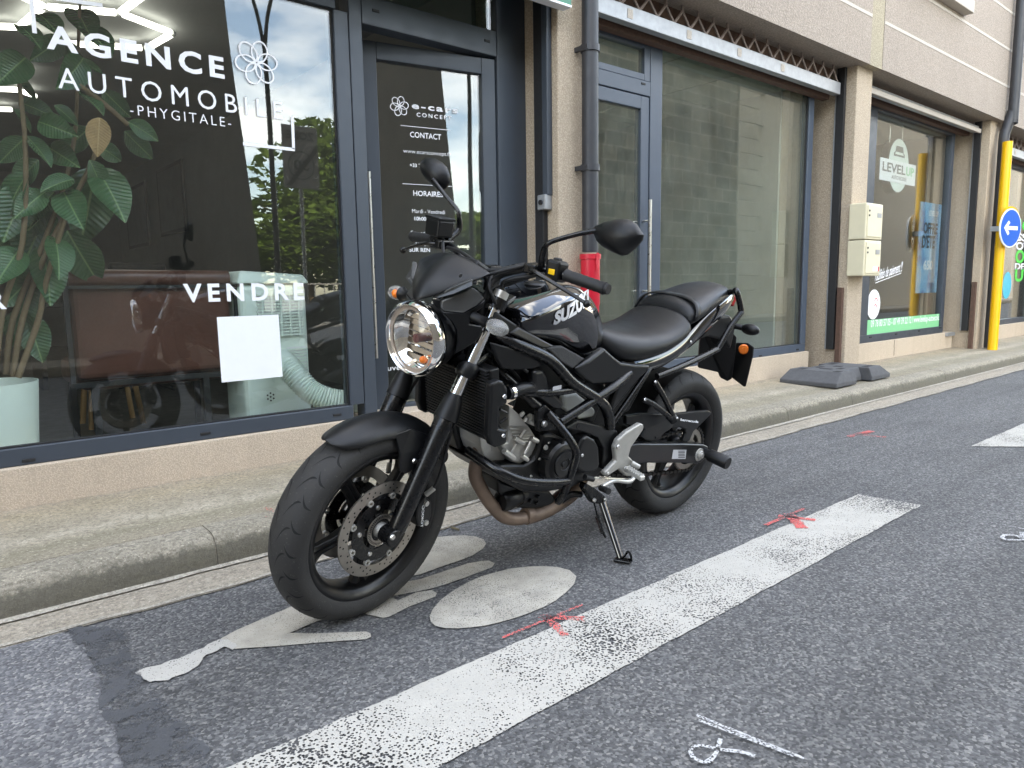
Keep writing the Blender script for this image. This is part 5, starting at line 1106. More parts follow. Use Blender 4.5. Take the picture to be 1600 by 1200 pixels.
mcx = bp(MB().obox(onbar(-.20, .045, .03), (1, -.15, 0), (.15, 1, 0), (0, 0, 1), .03, .036, .026), 'fluid_reservoir', 'matt', True, bevel=.006)
bp(MB().obox(onbar(-.20, .074, .03), (1, -.15, 0), (.15, 1, 0), (0, 0, 1), .032, .038, .004), 'reservoir_cap', 'matt', True, bevel=.002)
# mirrors
def mirror(stem, view, outline, xpl, ctr_off, name):
    e = bpy.data.objects.new(name, None); COL.objects.link(e); e.parent = bike
    bp(MB().tube(stem, [.011, .010, .0085, .007, .007, .0085][:len(stem)], 12, smooth=5), 'stem', 'frame_b', True, e, smooth=60)
    P = [np.array(sx(*view(u, v), xpl)) for u, v in outline]
    cc = sum(P)/len(P); rings = []
    for k, (sc_, dx) in enumerate(((.96, -.006), (1.0, 0), (.985, .008), (.86, .022), (.62, .033), (.3, .039), (.04, .040))):
        rings.append([cc+(p-cc)*sc_+np.array([dx, 0, 0]) for p in P])
    bp(MB().loft(rings), 'shell', 'matt', True, e, smooth=40)
    bp(MB().add([cc+(p-cc)*.93+np.array([-.0065, 0, 0]) for p in P], [tuple(range(len(P)))]), 'mirror_glass', 'chrome', True, e)
    return e
mirror([onbar(.195, .01), np.array(s(*vB(163, 320), .20)), np.array(s(*vB(178, 245), .205)), np.array(s(*vB(215, 205), .225)), np.array(s(*vB(370, 160), .28)), np.array(s(*vB(478, 140), .325))], vB,
       [(462, 118), (520, 92), (585, 80), (640, 79), (690, 106), (728, 165), (722, 195), (690, 235), (640, 276), (610, 282), (560, 262), (505, 232), (472, 198), (458, 160)], .985, None, 'mirror')
mirror([onbar(-.185, .01), np.array(s(*vA(570, 470), -.185)), np.array(s(*vA(572, 400), -.187)), np.array(s(*vA(560, 355), -.197)), np.array(s(*vA(490, 270), -.25)), np.array(s(*vA(425, 185), -.315))], vA,
       [(360, 105), (372, 75), (400, 59), (430, 60), (470, 82), (500, 112), (516, 160), (515, 200), (500, 232), (485, 245), (450, 232), (408, 195), (375, 150)], .985, None, 'mirror')
# cables
for P in ([(1.12, .07, 1.03), (1.16, .10, 1.0), (1.14, .12, .95), (1.10, .10, .88)], [onbar(.17, .01, .03), (1.15, .10, 1.04), (1.17, .03, 1.0), (1.14, .03, .9)], [onbar(-.17, .01, .03), (1.16, -.08, 1.04), (1.18, .02, .98), (1.13, .05, .88)], [onbar(.215, -.01, .02), (1.12, .12, 1.02), (1.08, .10, .97), (1.04, .05, .93)], [onbar(-.15, .0, .02), (1.13, -.05, 1.07), (1.16, .05, 1.05), (1.13, .09, .98), (1.09, .08, .9)]):
    bp(MB().tube(P, .0055, 8, smooth=8), 'cable', 'grip', True, smooth=60)
# ---------------------------------------------------------------- tank
def sections(rows, close_bottom=True):
    rings = []
    for x, pr in rows:
        pr = list(pr)+[(pr[-1][0]*.75, pr[-1][1]-.004)]
        Lf = [(x, y, z) for y, z in pr]; Rt = [(x, -y, z) for y, z in pr[1:]]
        rings.append(Lf[::-1]+Rt)      # left bottom .. top .. right bottom
    return MB().loft(rings)
T = [(1.040, [(0, .922), (.08, .919), (.098, .913), (.122, .897), (.127, .888), (.125, .868), (.112, .843)]),
     (1.005, [(0, .944), (.096, .940), (.108, .935), (.150, .909), (.156, .901), (.152, .880), (.135, .842)]),
     (.955, [(0, .962), (.100, .958), (.112, .954), (.151, .930), (.157, .921), (.155, .888), (.140, .838)]),
     (.89, [(0, .979), (.100, .975), (.111, .971), (.146, .950), (.153, .940), (.156, .893), (.137, .828)]),
     (.83, [(0, .990), (.086, .988), (.098, .983), (.135, .963), (.142, .953), (.151, .903), (.127, .810)]),
     (.76, [(0, .992), (.070, .990), (.083, .985), (.109, .968), (.116, .957), (.135, .915), (.113, .778)]),
     (.70, [(0, .978), (.055, .976), (.075, .969), (.095, .948), (.101, .936), (.118, .900), (.110, .753)]),
     (.645, [(0, .945), (.05, .942), (.070, .933), (.083, .914), (.089, .903), (.101, .868), (.104, .757)]),
     (.60, [(0, .895), (.045, .892), (.060, .884), (.072, .868), (.077, .858), (.088, .825), (.092, .772)]),
     (.575, [(0, .850), (.035, .848), (.048, .842), (.058, .832), (.062, .825), (.070, .808), (.074, .785)])]
tank = bp(sections(T), 'fuel_tank', 'gloss', sub=2)
bp(MB().lathe([(.0003, .008), (.030, .008), (.036, .002), (.036, -.004)], (.86, 0, .981), (0, 0, 1), 28), 'fuel_cap', 'matt', parent=tank, smooth=40)
# lettering on the tank side, following its surface
def tank_y(x, z):
    xs_ = [r[0] for r in T][::-1]; pr = [np.interp(x, xs_, [r[1][k][0] for r in T][::-1]) for k in range(3, 7)]; pz = [np.interp(x, xs_, [r[1][k][1] for r in T][::-1]) for k in range(3, 7)]
    return float(np.interp(z, pz[::-1], pr[::-1]))
ta = np.array(b(*vN(745, 655), .156)); tb = np.array(b(*vN(1110, 445), .125))
so_ = s_txt('SUZUKI', ta, tb, np.array([-.05, 0, 1]), .043, 'decal', .05, False, tank, .0025)
for v in so_.data.vertices: v.co.y = tank_y(v.co.x, v.co.z)+(.0022 if v.co.y > np.interp(v.co.x, [tb[0], ta[0]], [tb[1], ta[1]])-.0012 else -.003)
# ---------------------------------------------------------------- seat, tail
S_ = [(.605, [(0, .838), (.04, .836), (.062, .822), (.070, .800), (.066, .785)]), (.575, [(0, .842), (.06, .837), (.090, .812), (.100, .782), (.095, .760)]), (.53, [(0, .838), (.08, .828), (.118, .795), (.130, .752), (.122, .728)]),
      (.46, [(0, .830), (.10, .820), (.142, .790), (.150, .752), (.140, .726)]), (.36, [(0, .828), (.11, .820), (.155, .795), (.162, .765), (.150, .742)]), (.27, [(0, .843), (.115, .836), (.158, .812), (.165, .785), (.152, .765)]),
      (.205, [(0, .878), (.115, .868), (.153, .842), (.160, .815), (.148, .797)]), (.165, [(0, .910), (.108, .896), (.146, .868), (.153, .840), (.142, .822)])]
bp(sections(S_), 'rider_seat', 'vinyl', sub=2)
P_ = [(.178, [(0, .915), (.10, .900), (.132, .876), (.136, .850), (.128, .835)]), (.15, [(0, .935), (.104, .918), (.138, .888), (.142, .862), (.132, .845)]), (.10, [(0, .948), (.104, .932), (.136, .900), (.139, .880), (.130, .862)]), (.02, [(0, .968), (.100, .953), (.124, .922), (.126, .905), (.118, .888)]),
      (-.07, [(0, .988), (.086, .976), (.106, .948), (.107, .932), (.100, .918)]), (-.14, [(0, .990), (.07, .980), (.087, .955), (.088, .945), (.082, .932)]), (-.19, [(0, .972), (.05, .963), (.064, .947), (.066, .94), (.06, .932)])]
bp(sections(P_), 'pillion_seat', 'vinyl', sub=2)
# strap across the step
arc = []
for j in range(-12, 13):
    q = j/12; yy = .141*math.sin(q*math.pi/2); arc.append((.150-.035*(1-q*q), yy, .932-.070*q*q*abs(q)))
A1 = [(x+.014, y, z) for x, y, z in arc]; B1 = [(x-.014, y*.985, z+.007) for x, y, z in arc]
st_o = bp(MB().loft([A1, B1], False), 'seat_strap', 'vinyl', smooth=180); md = st_o.modifiers.new('solid', 'SOLIDIFY'); md.thickness = .006; md.offset = 1
TL = [(.52, [(0, .74), (.115, .735), (.124, .725), (.112, .705)]), (.44, [(0, .745), (.135, .738), (.143, .724), (.128, .695)]), (.36, [(0, .75), (.143, .750), (.150, .733), (.130, .690)]), (.25, [(0, .77), (.147, .774), (.152, .757), (.128, .718)]), (.15, [(0, .82), (.141, .832), (.146, .812), (.120, .752)]),
      (.05, [(0, .86), (.127, .880), (.131, .862), (.106, .790)]), (-.05, [(0, .90), (.110, .918), (.113, .902), (.088, .824)]), (-.15, [(0, .93), (.088, .943), (.090, .930), (.064, .858)]), (-.23, [(0, .950), (.056, .956), (.058, .948), (.038, .905)]), (-.285, [(0, .955), (.022, .954), (.024, .950), (.016, .935)])]
TL = [(x, [(0, p[0][1]), (p[1][0]-.014, p[1][1]), (p[1][0]-.002, p[1][1]-.006), (p[2][0], (p[2][1]+p[3][1])/2+.004), (p[2][0]-.003, (p[2][1]+p[3][1])/2-.014), (p[3][0], p[3][1]-.016)]) for x, p in TL]
bp(sections(TL), 'tail_fairing', 'gloss', sub=2)
bp(MB().obox((-.262, 0, .912), (1, 0, .5), (0, 1, 0), (-.5, 0, 1), .012, .042, .026), 'tail_lamp', simple('red_tail_lens', (.35, .01, .01), .2), bevel=.006)
bolt(b, vB, 985, 757, .148, .006, .004, 'steel')
# grab rails
for sgn in (1, -1):
    P = [np.array(b(*vB(u, v), y)) for u, v, y in [(800, 945, .135), (960, 880, .145), (1115, 805, .15), (1140, 785, .15), (1200, 680, .15), (1258, 600, .15), (1263, 580, .148), (1240, 478, .135)]]
    if sgn > 0: P = P+[P[-1]+np.array([-.02, -.03, -.005]), P[-1]+np.array([-.02, -.09, -.03])]
    else: P = P[:-3]
    m_ = MB().tube(P, .0118, 12, smooth=4); m_ = m_ if sgn > 0 else m_.flip(); bp(m_, 'grab_rail', 'frame_b', smooth=60)
# rear mudguard, plate carrier, rear indicators
bp(MB().loft([[(.05, y, .80) for y in (-.06, .06)]+[(.05, y, .75) for y in (.06, -.06)], [(-.10, y, .845) for y in (-.05, .05)]+[(-.10, y, .77) for y in (.05, -.05)], [(-.24, y, .85) for y in (-.045, .045)]+[(-.24, y, .74) for y in (.045, -.045)], [(-.30, y, .80) for y in (-.045, .045)]+[(-.29, y, .70) for y in (.045, -.045)]]), 'undertail', 'matt', bevel=.008)
carr = MB().prism([bx(*vB(u, v), x) for u, v, x in [(1045, 700, -.24), (1110, 640, -.26), (1210, 700, -.30), (1240, 730, -.33), (1235, 800, -.36), (1215, 960, -.40), (1190, 975, -.40), (1150, 955, -.38), (1140, 925, -.36), (1028, 900, -.26), (1035, 780, -.24)]], (-.02, -.02, -.0))
bp(carr, 'plate_bracket', 'matt', bevel=.005)
bp(MB().prism([bx(*vB(u, v), -.41) for u, v in [(1205, 950), (1235, 760), (1300, 762), (1332, 785), (1328, 830), (1287, 1003), (1275, 1003)]], (-.008, 0, 0)), 'number_plate_back', 'matt', bevel=.004)
pr_ = bx(*vB(1278, 797), -.40); bp(MB().lathe([(.0003, .006), (.018, .005), (.022, .001), (.022, -.006)], pr_, (.75, .65, 0), 22), 'side_reflector', 'orange', smooth=40)
for sgn in (1, -1):
    c_ = np.array(bx(*vB(1292, 683), -.27)); a_ = np.array(bx(*vB(1205, 655), -.25)); c_[1] = max(c_[1], .13); a_ = np.array([-.25, .04, c_[2]+.004]); m_ = MB().tube([a_, c_-np.array([0, .03, 0])], [.012, .012], 12); m_ = m_ if sgn > 0 else m_.flip(); bp(m_, 'indicator_stalk', 'matt', smooth=40)
    m_ = MB().sphere(c_, .024, .042, .024); m_ = m_ if sgn > 0 else m_.flip(); bp(m_, 'rear_indicator', 'matt', smooth=180)
# ---------------------------------------------------------------- side covers
for sgn in (1, -1):
    def sp_(L_, t, name, mat, view=vB, bev=.006):
        m_ = MB().prism(poly(b, view, L_), (0, -t, 0)); m_ = m_ if sgn > 0 else m_.flip(); return bp(m_, name, mat, bevel=bev, smooth=30, seg=3)
    sp_([(u, v, .150) for u, v in [(430, 855), (512, 790), (560, 835), (605, 870), (690, 882), (768, 886), (740, 930), (690, 975), (640, 1040), (560, 1140), (545, 1120), (590, 1000), (560, 990), (450, 995), (400, 960), (355, 920), (345, 902)]], .03, 'side_cover', 'matt_g', vB, .012)
    sp_([(195, 795, .158), (235, 782, .155), (280, 780, .150), (405, 850, .140), (335, 908, .152), (270, 868, .156)], .018, 'grained_pad', 'pad')
    sp_([(340, 725, .148), (430, 665, .145), (770, 850, .146), (690, 872, .152), (640, 862, .154)], .016, 'tank_skirt', 'matt_g', vN)
    sp_([(215, 520, .132), (430, 660, .14), (345, 730, .146), (150, 690, .13)], .016, 'tank_skirt', 'matt', vN)
    sp_([(160, 810, .13), (330, 850, .14), (520, 910, .15), (620, 990, .152), (640, 1030, .152), (560, 1060, .15), (420, 1070, .145), (270, 1060, .14), (220, 980, .135)], .014, 'frame_cover', 'matt', vN)
# ---------------------------------------------------------------- frame
mainL = [(1.118, .04, .868), (1.095, .085, .853), (1.053, .135, .832), (.916, .155, .776), (.808, .162, .693), (.653, .155, .612), (.600, .152, .560), (.577, .150, .505)]
subL = [(.553, .140, .517), (.402, .138, .677), (.35, .115, .72)]
t2 = [(.84, .158, .565), (.60, .158, .655), (.50, .14, .69)]
t3 = [(1.11, .04, .80), (1.04, .10, .72), (.90, .15, .60), (.86, .155, .575)]
t4 = [(1.04, .13, .685), (.90, .15, .668), (.79, .155, .668)]
for sgn in (1, -1):
    for P, r, sm in ((mainL, .0185, 6), (subL, .0115, 5), (t2, .0155, 3), (t3, .015, 4), (t4, .014, 3)):
        m_ = MB().tube(P, r, 14, smooth=sm); m_ = m_ if sgn > 0 else m_.flip(); bp(m_, 'frame_tube', 'frame_b', smooth=60)
    m_ = MB().prism(poly(b, vR, [(170, 820), (320, 730), (420, 750), (600, 790), (730, 830), (790, 850), (790, 980), (770, 1130), (700, 1250), (640, 1320), (620, 1250), (625, 1050), (560, 930), (440, 880), (300, 850)], .148), (0, -.03, 0)); m_ = m_ if sgn > 0 else m_.flip()
    bp(m_, 'pivot_plate', 'matt_g', bevel=.005)
    m_ = MB().prism(poly(b, vC, [(645, 330), (690, 290), (790, 380), (800, 440), (650, 460), (640, 420)], .165), (0, -.02, 0)); m_ = m_ if sgn > 0 else m_.flip(); bp(m_, 'engine_mount', 'frame_b', bevel=.004)
for u, v, r in ((678, 408, .011), (790, 430, .010)): bolt(b, vC, u, v, .168, r, .009, 'steel')
for u, v in ((325, 795),): bp(MB().lathe([(.0003, .0012), (.008, .0012), (.009, 0)], b(*vR(u, v), .149), (0, 1, 0), 16), 'plate_hole', 'dark')
bp(MB().obox(b(*vR(78, 345), .171), (1, 0, -.05), (0, 1, 0), (.05, 0, 1), .018, .001, .006), 'label', 'decal')
# ---------------------------------------------------------------- engine
bp(MB().prism(poly(b, vC, [(672, 470), (740, 470), (880, 540), (1000, 480), (1045, 540), (1055, 700), (1010, 745), (940, 770), (860, 810), (700, 840), (560, 840), (420, 770), (330, 690), (440, 668), (560, 668), (625, 630), (655, 560)], .125), (0, -.25, 0)), 'crankcase', 'engine', bevel=.012, seg=3)
bp(MB().prism(poly(b, vQ, [(765, 345), (900, 470), (1040, 640), (1130, 790), (1085, 900), (1060, 960), (985, 1050), (900, 1085), (800, 1060), (690, 900), (640, 820), (742, 800)], .105), (0, -.21, 0)), 'cylinder', 'alloy', bevel=.008)
bp(MB().prism(poly(b, vQ, [(760, 345), (900, 470), (990, 590), (1000, 615), (760, 612)], .112), (0, -.224, 0)), 'cylinder_head', 'alloy', bevel=.006)
bp(MB().prism(poly(b, vQ, [(400, 740), (450, 730), (520, 800), (690, 890), (840, 1000), (820, 1030), (710, 1010), (690, 1075), (660, 1115), (560, 1060), (450, 980), (410, 860)], .075), (0, -.15, 0)), 'exhaust_port', 'alloy', bevel=.010)
bp(MB().lathe([(.020, .018), (.032, .018), (.036, 0), (.036, -.02)], b(*vQ(460, 850), .04), (.85, .5, -.2), 24), 'port_flange', 'alloy', smooth=40)
for (u0, v0), (u1, v1), r in (((830, 755), (950, 825), .0075), ((1045, 755), (1125, 800), .0085), ((925, 975), (1000, 1030), .0085), ((1030, 800), (955, 955), .006), ((700, 915), (830, 1015), .010), ((905, 480), (950, 430), .007), ((960, 540), (985, 490), .007), ((1010, 510), (1120, 555), .017), ((900, 745), (935, 700), .005), ((790, 945), (850, 830), .004), ((930, 700), (970, 650), .004)):
    p0 = np.array(b(*vQ(u0, v0), .112)); p1 = np.array(b(*vQ(u1, v1), .118)); bp(MB().tube([p0, p0+(p1-p0)*.6, p1], [r, r, r*.8], 10), 'engine_boss', 'alloy_l', smooth=40)
for i in range(5):
    p0 = np.array(b(*vQ(770+18*i, 640+42*i), .108)); p1 = np.array(b(*vQ(1010+16*i, 650+36*i), .108)); bp(MB().tube([p0, p1], .0022, 6), 'cylinder_rib', 'alloy', smooth=40)
gc = np.array(b(*vC(805, 660), .17))
bp(MB().lathe([(.074, -.06), (.074, -.012), (.066, -.002), (.052, .002), (.050, -.002), (.044, -.002), (.042, .004), (.022, .005), (.020, .001), (.012, .001), (.010, .005), (.0003, .005)], gc, (0, 1, 0), 48), 'generator_cover', 'engine', smooth=35)
for k in range(6):
    a = k*1.047+.4; q = gc+np.array([.072*math.cos(a), -.012, .072*math.sin(a)]); bp(MB().lathe([(.0003, .006), (.006, .006), (.0075, 0), (.0075, -.03)], q, (0, 1, 0), 10), 'bolt', 'engine', smooth=40)
bp(MB().prism(poly(b, vC, [(895, 575), (925, 500), (955, 485), (1000, 510), (1025, 560), (1030, 660), (1015, 705), (930, 722), (885, 690)], .172), (0, -.05, 0)), 'sprocket_cover', 'engine', bevel=.010, seg=3)
bolt(b, vC, 918, 605, .174, .006, .004, 'steel'); bolt(b, vC, 688, 556, .135, .009, .006, 'alloy'); bolt(b, vC, 650, 628, .135, .005, .005, 'steel'); bolt(b, vC, 597, 735, .135, .005, .005, 'steel'); bolt(b, vC, 708, 525, .135, .005, .005, 'steel')
bp(MB().prism(poly(b, vC, [(395, 760), (520, 800), (720, 830), (760, 880), (730, 930), (600, 945), (470, 935), (400, 840)], .07), (0, -.16, 0)), 'sump', 'engine', bevel=.01)
bp(MB().prism([(1.02, .09, .80), (.98, .10, .67), (.80, .10, .60), (.66, .10, .66), (.66, .10, .74), (.80, .10, .80)], (0, -.20, 0)), 'airbox', 'matt', bevel=.02)
bp(MB().prism([(.80, .095, .62), (.60, .095, .70), (.54, .09, .62), (.62, .095, .45), (.84, .095, .48)], (0, -.19, 0)), 'rear_cylinder', 'engine', bevel=.012)
bp(MB().prism(poly(b, vR, [(150, 420), (310, 400), (420, 490), (540, 610), (520, 690), (350, 720), (230, 640), (160, 590)], .118), (0, -.05, 0)), 'coolant_bottle', 'bottle', bevel=.012, seg=3)
bp(MB().prism(poly(b, vC, [(615, 80), (680, 70), (705, 120), (715, 185), (800, 270), (810, 300), (780, 325), (735, 315), (650, 250), (560, 245), (590, 190), (620, 160)], .155), (0, -.04, 0)), 'hose_cover', 'matt_g', bevel=.014, seg=3)
# radiator, side shields, hose
rt, rb_ = np.array([1.160, 0, .765]), np.array([1.128, 0, .545]); rdn = _n(rb_-rt); rn = np.array([-rdn[2], 0, rdn[0]]); rn = rn if rn[0] > 0 else -rn; rm = (rt+rb_)/2; hh_ = np.linalg.norm(rb_-rt)/2
rad = bp(MB().obox(rm-rn*.02, rn, (0, 1, 0), rdn, .016, .165, hh_), 'radiator', 'engine', bevel=.004)
M['fin'] = simple('radiator_fin', (.02, .02, .021), .4)
for i in range(24):
    q = rt+(rb_-rt)*(i+.5)/24; bp(MB().obox(q, rn, (0, 1, 0), rdn, .008, .158, .0014), 'radiator_fin', 'fin', parent=rad)
for sgn in (1, -1):
    m_ = MB().prism(poly(b, vQ, [(540, 75), (640, 35), (690, 45), (750, 140), (750, 330), (650, 380), (640, 640), (740, 660), (745, 800), (725, 840), (600, 880), (545, 850), (508, 740)], .193), (0, -.028, 0)); m_ = m_ if sgn > 0 else m_.flip()
    sh_ = bp(m_, 'radiator_shield', 'matt', bevel=.008, seg=3)
    for P in ([(650, 400), (735, 440)], [(650, 570), (725, 500)], [(650, 635), (725, 665)]):
        m_ = MB().tube([b(*vQ(u, v), .175) for u, v in P], .004, 6); m_ = m_ if sgn > 0 else m_.flip(); bp(m_, 'shield_strut', 'matt', parent=sh_)
    m_ = MB().box(0, 0, 0, 0, 0, 0)
    if sgn > 0:
        for u, v in ((700, 235), (688, 725)): bolt(b, vQ, u, v, .194, .0075, .005, 'chrome', parent=sh_)
bp(MB().tube([b(*vQ(740, 195), .15), b(*vQ(800, 185), .15), b(*vQ(900, 145), .15), b(*vQ(1000, 130), .145), b(*vQ(1080, 170), .13), b(*vQ(1150, 280), .10)], .0195, 16, smooth=5), 'radiator_hose', 'matt', smooth=60)
bp(MB().tube([b(*vQ(775, 190), .15), b(*vQ(812, 180), .15)], .0215, 18), 'hose_clamp', 'chrome', smooth=40)
bp(MB().prism(poly(b, vC, [(115, 400), (240, 450), (250, 590), (215, 620), (150, 570), (120, 470)], -.03), (0, -.12, 0)), 'horn_bracket', 'matt', bevel=.01)
# exhaust
bp(MB().tube([(1.06, .035, .475), (1.062, .03, .44), (1.066, .03, .38), (1.040, .04, .325), (1.005, .045, .275), (.955, .055, .222), (.90, .06, .198), (.83, .06, .190)], .0225, 18, smooth=6), 'exhaust_header', 'exhaust', smooth=60)
bp(MB().tube([b(*vC(560, 980), .06), b(*vC(600, 975), .06)], .027, 18), 'pipe_clamp', 'exhaust', smooth=40)
bp(MB().tube([(.85, .06, .190), (.78, .06, .192), (.70, .05, .205), (.60, .03, .225), (.48, -.03, .25), (.36, -.11, .28), (.20, -.15, .32)], [.025, .026, .032, .036, .03, .026, .026], 16, smooth=5), 'exhaust_pipe', 'exhaust', smooth=60)
bp(MB().tube([(.24, -.155, .31), (.20, -.158, .32), (.0, -.175, .36), (-.20, -.19, .40), (-.22, -.192, .404)], [.03, .055, .058, .055, .045], 24), 'muffler', 'engine', smooth=45)
bp(MB().lathe([(.0003, .052), (.030, .05), (.037, .04), (.038, 0), (.034, -.03), (.038, -.032), (.038, -.05)], b(*vC(470, 868), .055), (1, .12, -.05), 28), 'oil_filter', 'engine', smooth=40)
bp(MB().tube([b(*vC(790, 890), .08), b(*vC(850, 850), .1), b(*vC(910, 850), .11)], .012, 10, smooth=4), 'lower_bracket', 'engine', smooth=50)
for u, v in ((595, 890), (635, 905), (645, 865)): bolt(b, vC, u, v, .075, .008, .006, 'engine')
# crash bars
for sgn in (1, -1):
    for P in ([(.905, .165, .605), (.885, .20, .57), (.862, .232, .53), (.840, .243, .487), (.845, .243, .44), (.850, .236, .39), (.846, .215, .335), (.838, .19, .300)], [(1.13, .06, .485), (1.125, .13, .475), (1.10, .195, .455), (1.03, .222, .425), (.93, .236, .405), (.853, .238, .395)]):
        m_ = MB().tube(P, .0128, 14, smooth=6); m_ = m_ if sgn > 0 else m_.flip(); bp(m_, 'crash_bar', 'frame_b', smooth=60)
# ---------------------------------------------------------------- swing arm, chain, guards
for sgn in (1, -1):
    P = [(.50, .42), (.40, .415), (.30, .398), (.10, .366), (-.04, .340), (-.078, .325), (-.085, .300), (-.075, .275), (-.045, .258), (-.016, .258), (.10, .284), (.342, .328), (.50, .335)]
    m_ = MB().prism([(x, .148, z) for x, z in P], (0, -.036, 0)); m_ = m_ if sgn > 0 else m_.flip(); bp(m_, 'swingarm', 'matt_g', bevel=.007, seg=3)
bp(MB().box(.40, .50, -.112, .112, .34, .41), 'swingarm_bridge', 'matt', bevel=.01)
bp(MB().box(.35, .385, .085, .110, .22, .36), 'chain_slider_guard', 'matt', bevel=.004)
an = np.array(b(*vF(762, 702), .149))
bp(MB().lathe([(.0003, .018), (.010, .018), (.011, .012), (.017, .012), (.0185, .010), (.0185, .004), (.027, .003), (.028, 0)], an, (0, 1, 0), 24), 'axle_nut', 'alloy', smooth=35)
sa, sb_ = np.array(b(*vF(810, 690), .155)), np.array(b(*vF(990, 770), .262)); sd_ = _n(sb_-sa)
bp(MB().tube([sa-sd_*.01, sa+sd_*.02, sa+sd_*.022, sb_-sd_*.006, sb_], [.019, .020, .026, .0275, .024], 22), 'axle_slider', 'matt', smooth=35)
bp(MB().prism(poly(b, vF, [(560, 664), (662, 664), (655, 735), (548, 735)], .149), (0, .0006, 0)), 'warning_label', 'decal')
for i in range(5): bp(MB().prism(poly(b, vF, [(600, 672+12*i), (650, 672+12*i), (649, 677+12*i), (599, 677+12*i)], .1502), (0, .0004, 0)), 'label_print', 'dark')
spc = np.array([0, .103, .313])
sprk = MB().lathe([(.066, -.003), (.088, -.003), (.088, .003), (.066, .003), (.066, -.003)], spc, (0, 1, 0), 60)
for k in range(44):
    a = 2*math.pi*k/44; rd = np.array([math.cos(a), 0, math.sin(a)]); sprk.obox(spc+rd*.091, rd, np.cross(rd, (0, 1, 0)), (0, 1, 0), .005, .003, .0028)
for k in range(5):
    a = 2*math.pi*k/5+.5; rd = np.array([math.cos(a), 0, math.sin(a)]); sprk.obox(spc+rd*.05, rd, np.cross(rd, (0, 1, 0)), (0, 1, 0), .022, .013, .0029)
sprk.lathe([(.034, -.0028), (.044, -.0028), (.044, .0028), (.034, .0028), (.034, -.0028)], spc, (0, 1, 0), 40)
bp(sprk, 'rear_sprocket', 'disc', smooth=30, kind='stuff')
path = []; fs_ = np.array([.565, .103, .345]); rf = .034; rr_ = .094
for k in range(30): a = math.pi/2+.1+math.pi*k/29*.93; path.append(spc+rr_*np.array([math.cos(a), 0, math.sin(a)]))
for k in range(40): q0_ = spc+rr_*np.array([math.cos(-math.pi/2-.11), 0, math.sin(-math.pi/2-.11)]); q1_ = fs_+rf*np.array([0, 0, -1]); path.append(q0_+(q1_-q0_)*(k+1)/41+np.array([0, 0, -.010*math.sin(math.pi*(k+1)/41)]))
for k in range(12): a = -math.pi/2+math.pi*k/11; path.append(fs_+rf*np.array([math.cos(a), 0, math.sin(a)]))
for k in range(40): q0_ = fs_+rf*np.array([0, 0, 1]); q1_ = spc+rr_*np.array([math.cos(math.pi/2+.1), 0, math.sin(math.pi/2+.1)]); path.append(q0_+(q1_-q0_)*(k+1)/41)
chn = MB()
for i in range(len(path)):
    p, q = path[i], path[(i+1) % len(path)]; d = q-p; 
    if np.linalg.norm(d) < 1e-5: continue
    chn.obox((p+q)/2, d, (0, 1, 0), np.cross(d, (0, 1, 0)), np.linalg.norm(d)*(.42 if i % 2 else .55), .0085 if i % 2 else .006, .0062 if i % 2 else .0042)
bp(chn, 'chain', simple('greasy_chain', (.03, .028, .026), .45, .6, .4, 60), kind='stuff')
bp(MB().prism(poly(b, vO, [(-10, 430, .10), (200, 400, .11), (440, 400, .12), (700, 395, .125), (900, 370, .122), (1090, 355, .118), (1130, 380, .118), (1125, 405, .118), (890, 640, .125), (840, 760, .125), (800, 785, .125), (750, 770, .125), (790, 660, .125), (780, 610, .125), (700, 575, .125), (600, 590, .122), (500, 660, .12), (420, 750, .118), (380, 775, .118), (260, 760, .118), (190, 710, .116), (240, 610, .116), (180, 560, .112), (-10, 540, .10)]), (0, -.018, 0)), 'chain_guard', 'matt_g', bevel=.005)
tg0, tg1 = b(*vO(710, 492), .1262), b(*vO(950, 522), .1262); s_txt('barracuda', tg0, tg1, (-.15, 0, 1), .010, 'white', .03, False, None, .0006)
bolt(b, vO, 385, 715, .119, .005, .003, 'matt'); bolt(b, vO, 660, 462, .178, .007, .005, 'steel')
hug = []
for a in range(62, 172, 8):
    hug.append([(RC[0]+(.327-.012*(j/5)**2)*math.cos(math.radians(a)), .078*j/5, RC[2]+(.327-.02*(j/5)**2)*math.sin(math.radians(a))) for j in range(-5, 6)])
hug = [[(2*RC[0]-x if False else x, y, z) for x, y, z in r] for r in hug]
# pillion peg stays
for P, r in (([(.36, .150, .649), (.315, .158, .60), (.236, .168, .503)], .0105), ([(.422, .155, .592), (.36, .160, .565), (.242, .168, .497)], .0105)):
    for sgn in (1, -1):
        m_ = MB().tube(P, r, 12); m_ = m_ if sgn > 0 else m_.flip(); bp(m_, 'peg_stay', 'frame_b', smooth=40)
for u, v in ((416, 132), (333, 270)): bolt(b, vF, u, v, .165, .0065, .006, 'chrome')
bp(MB().tube([(.247, .158, .508), (.226, .168, .488)], .019, 16), 'pillion_peg_mount', 'matt', smooth=40)
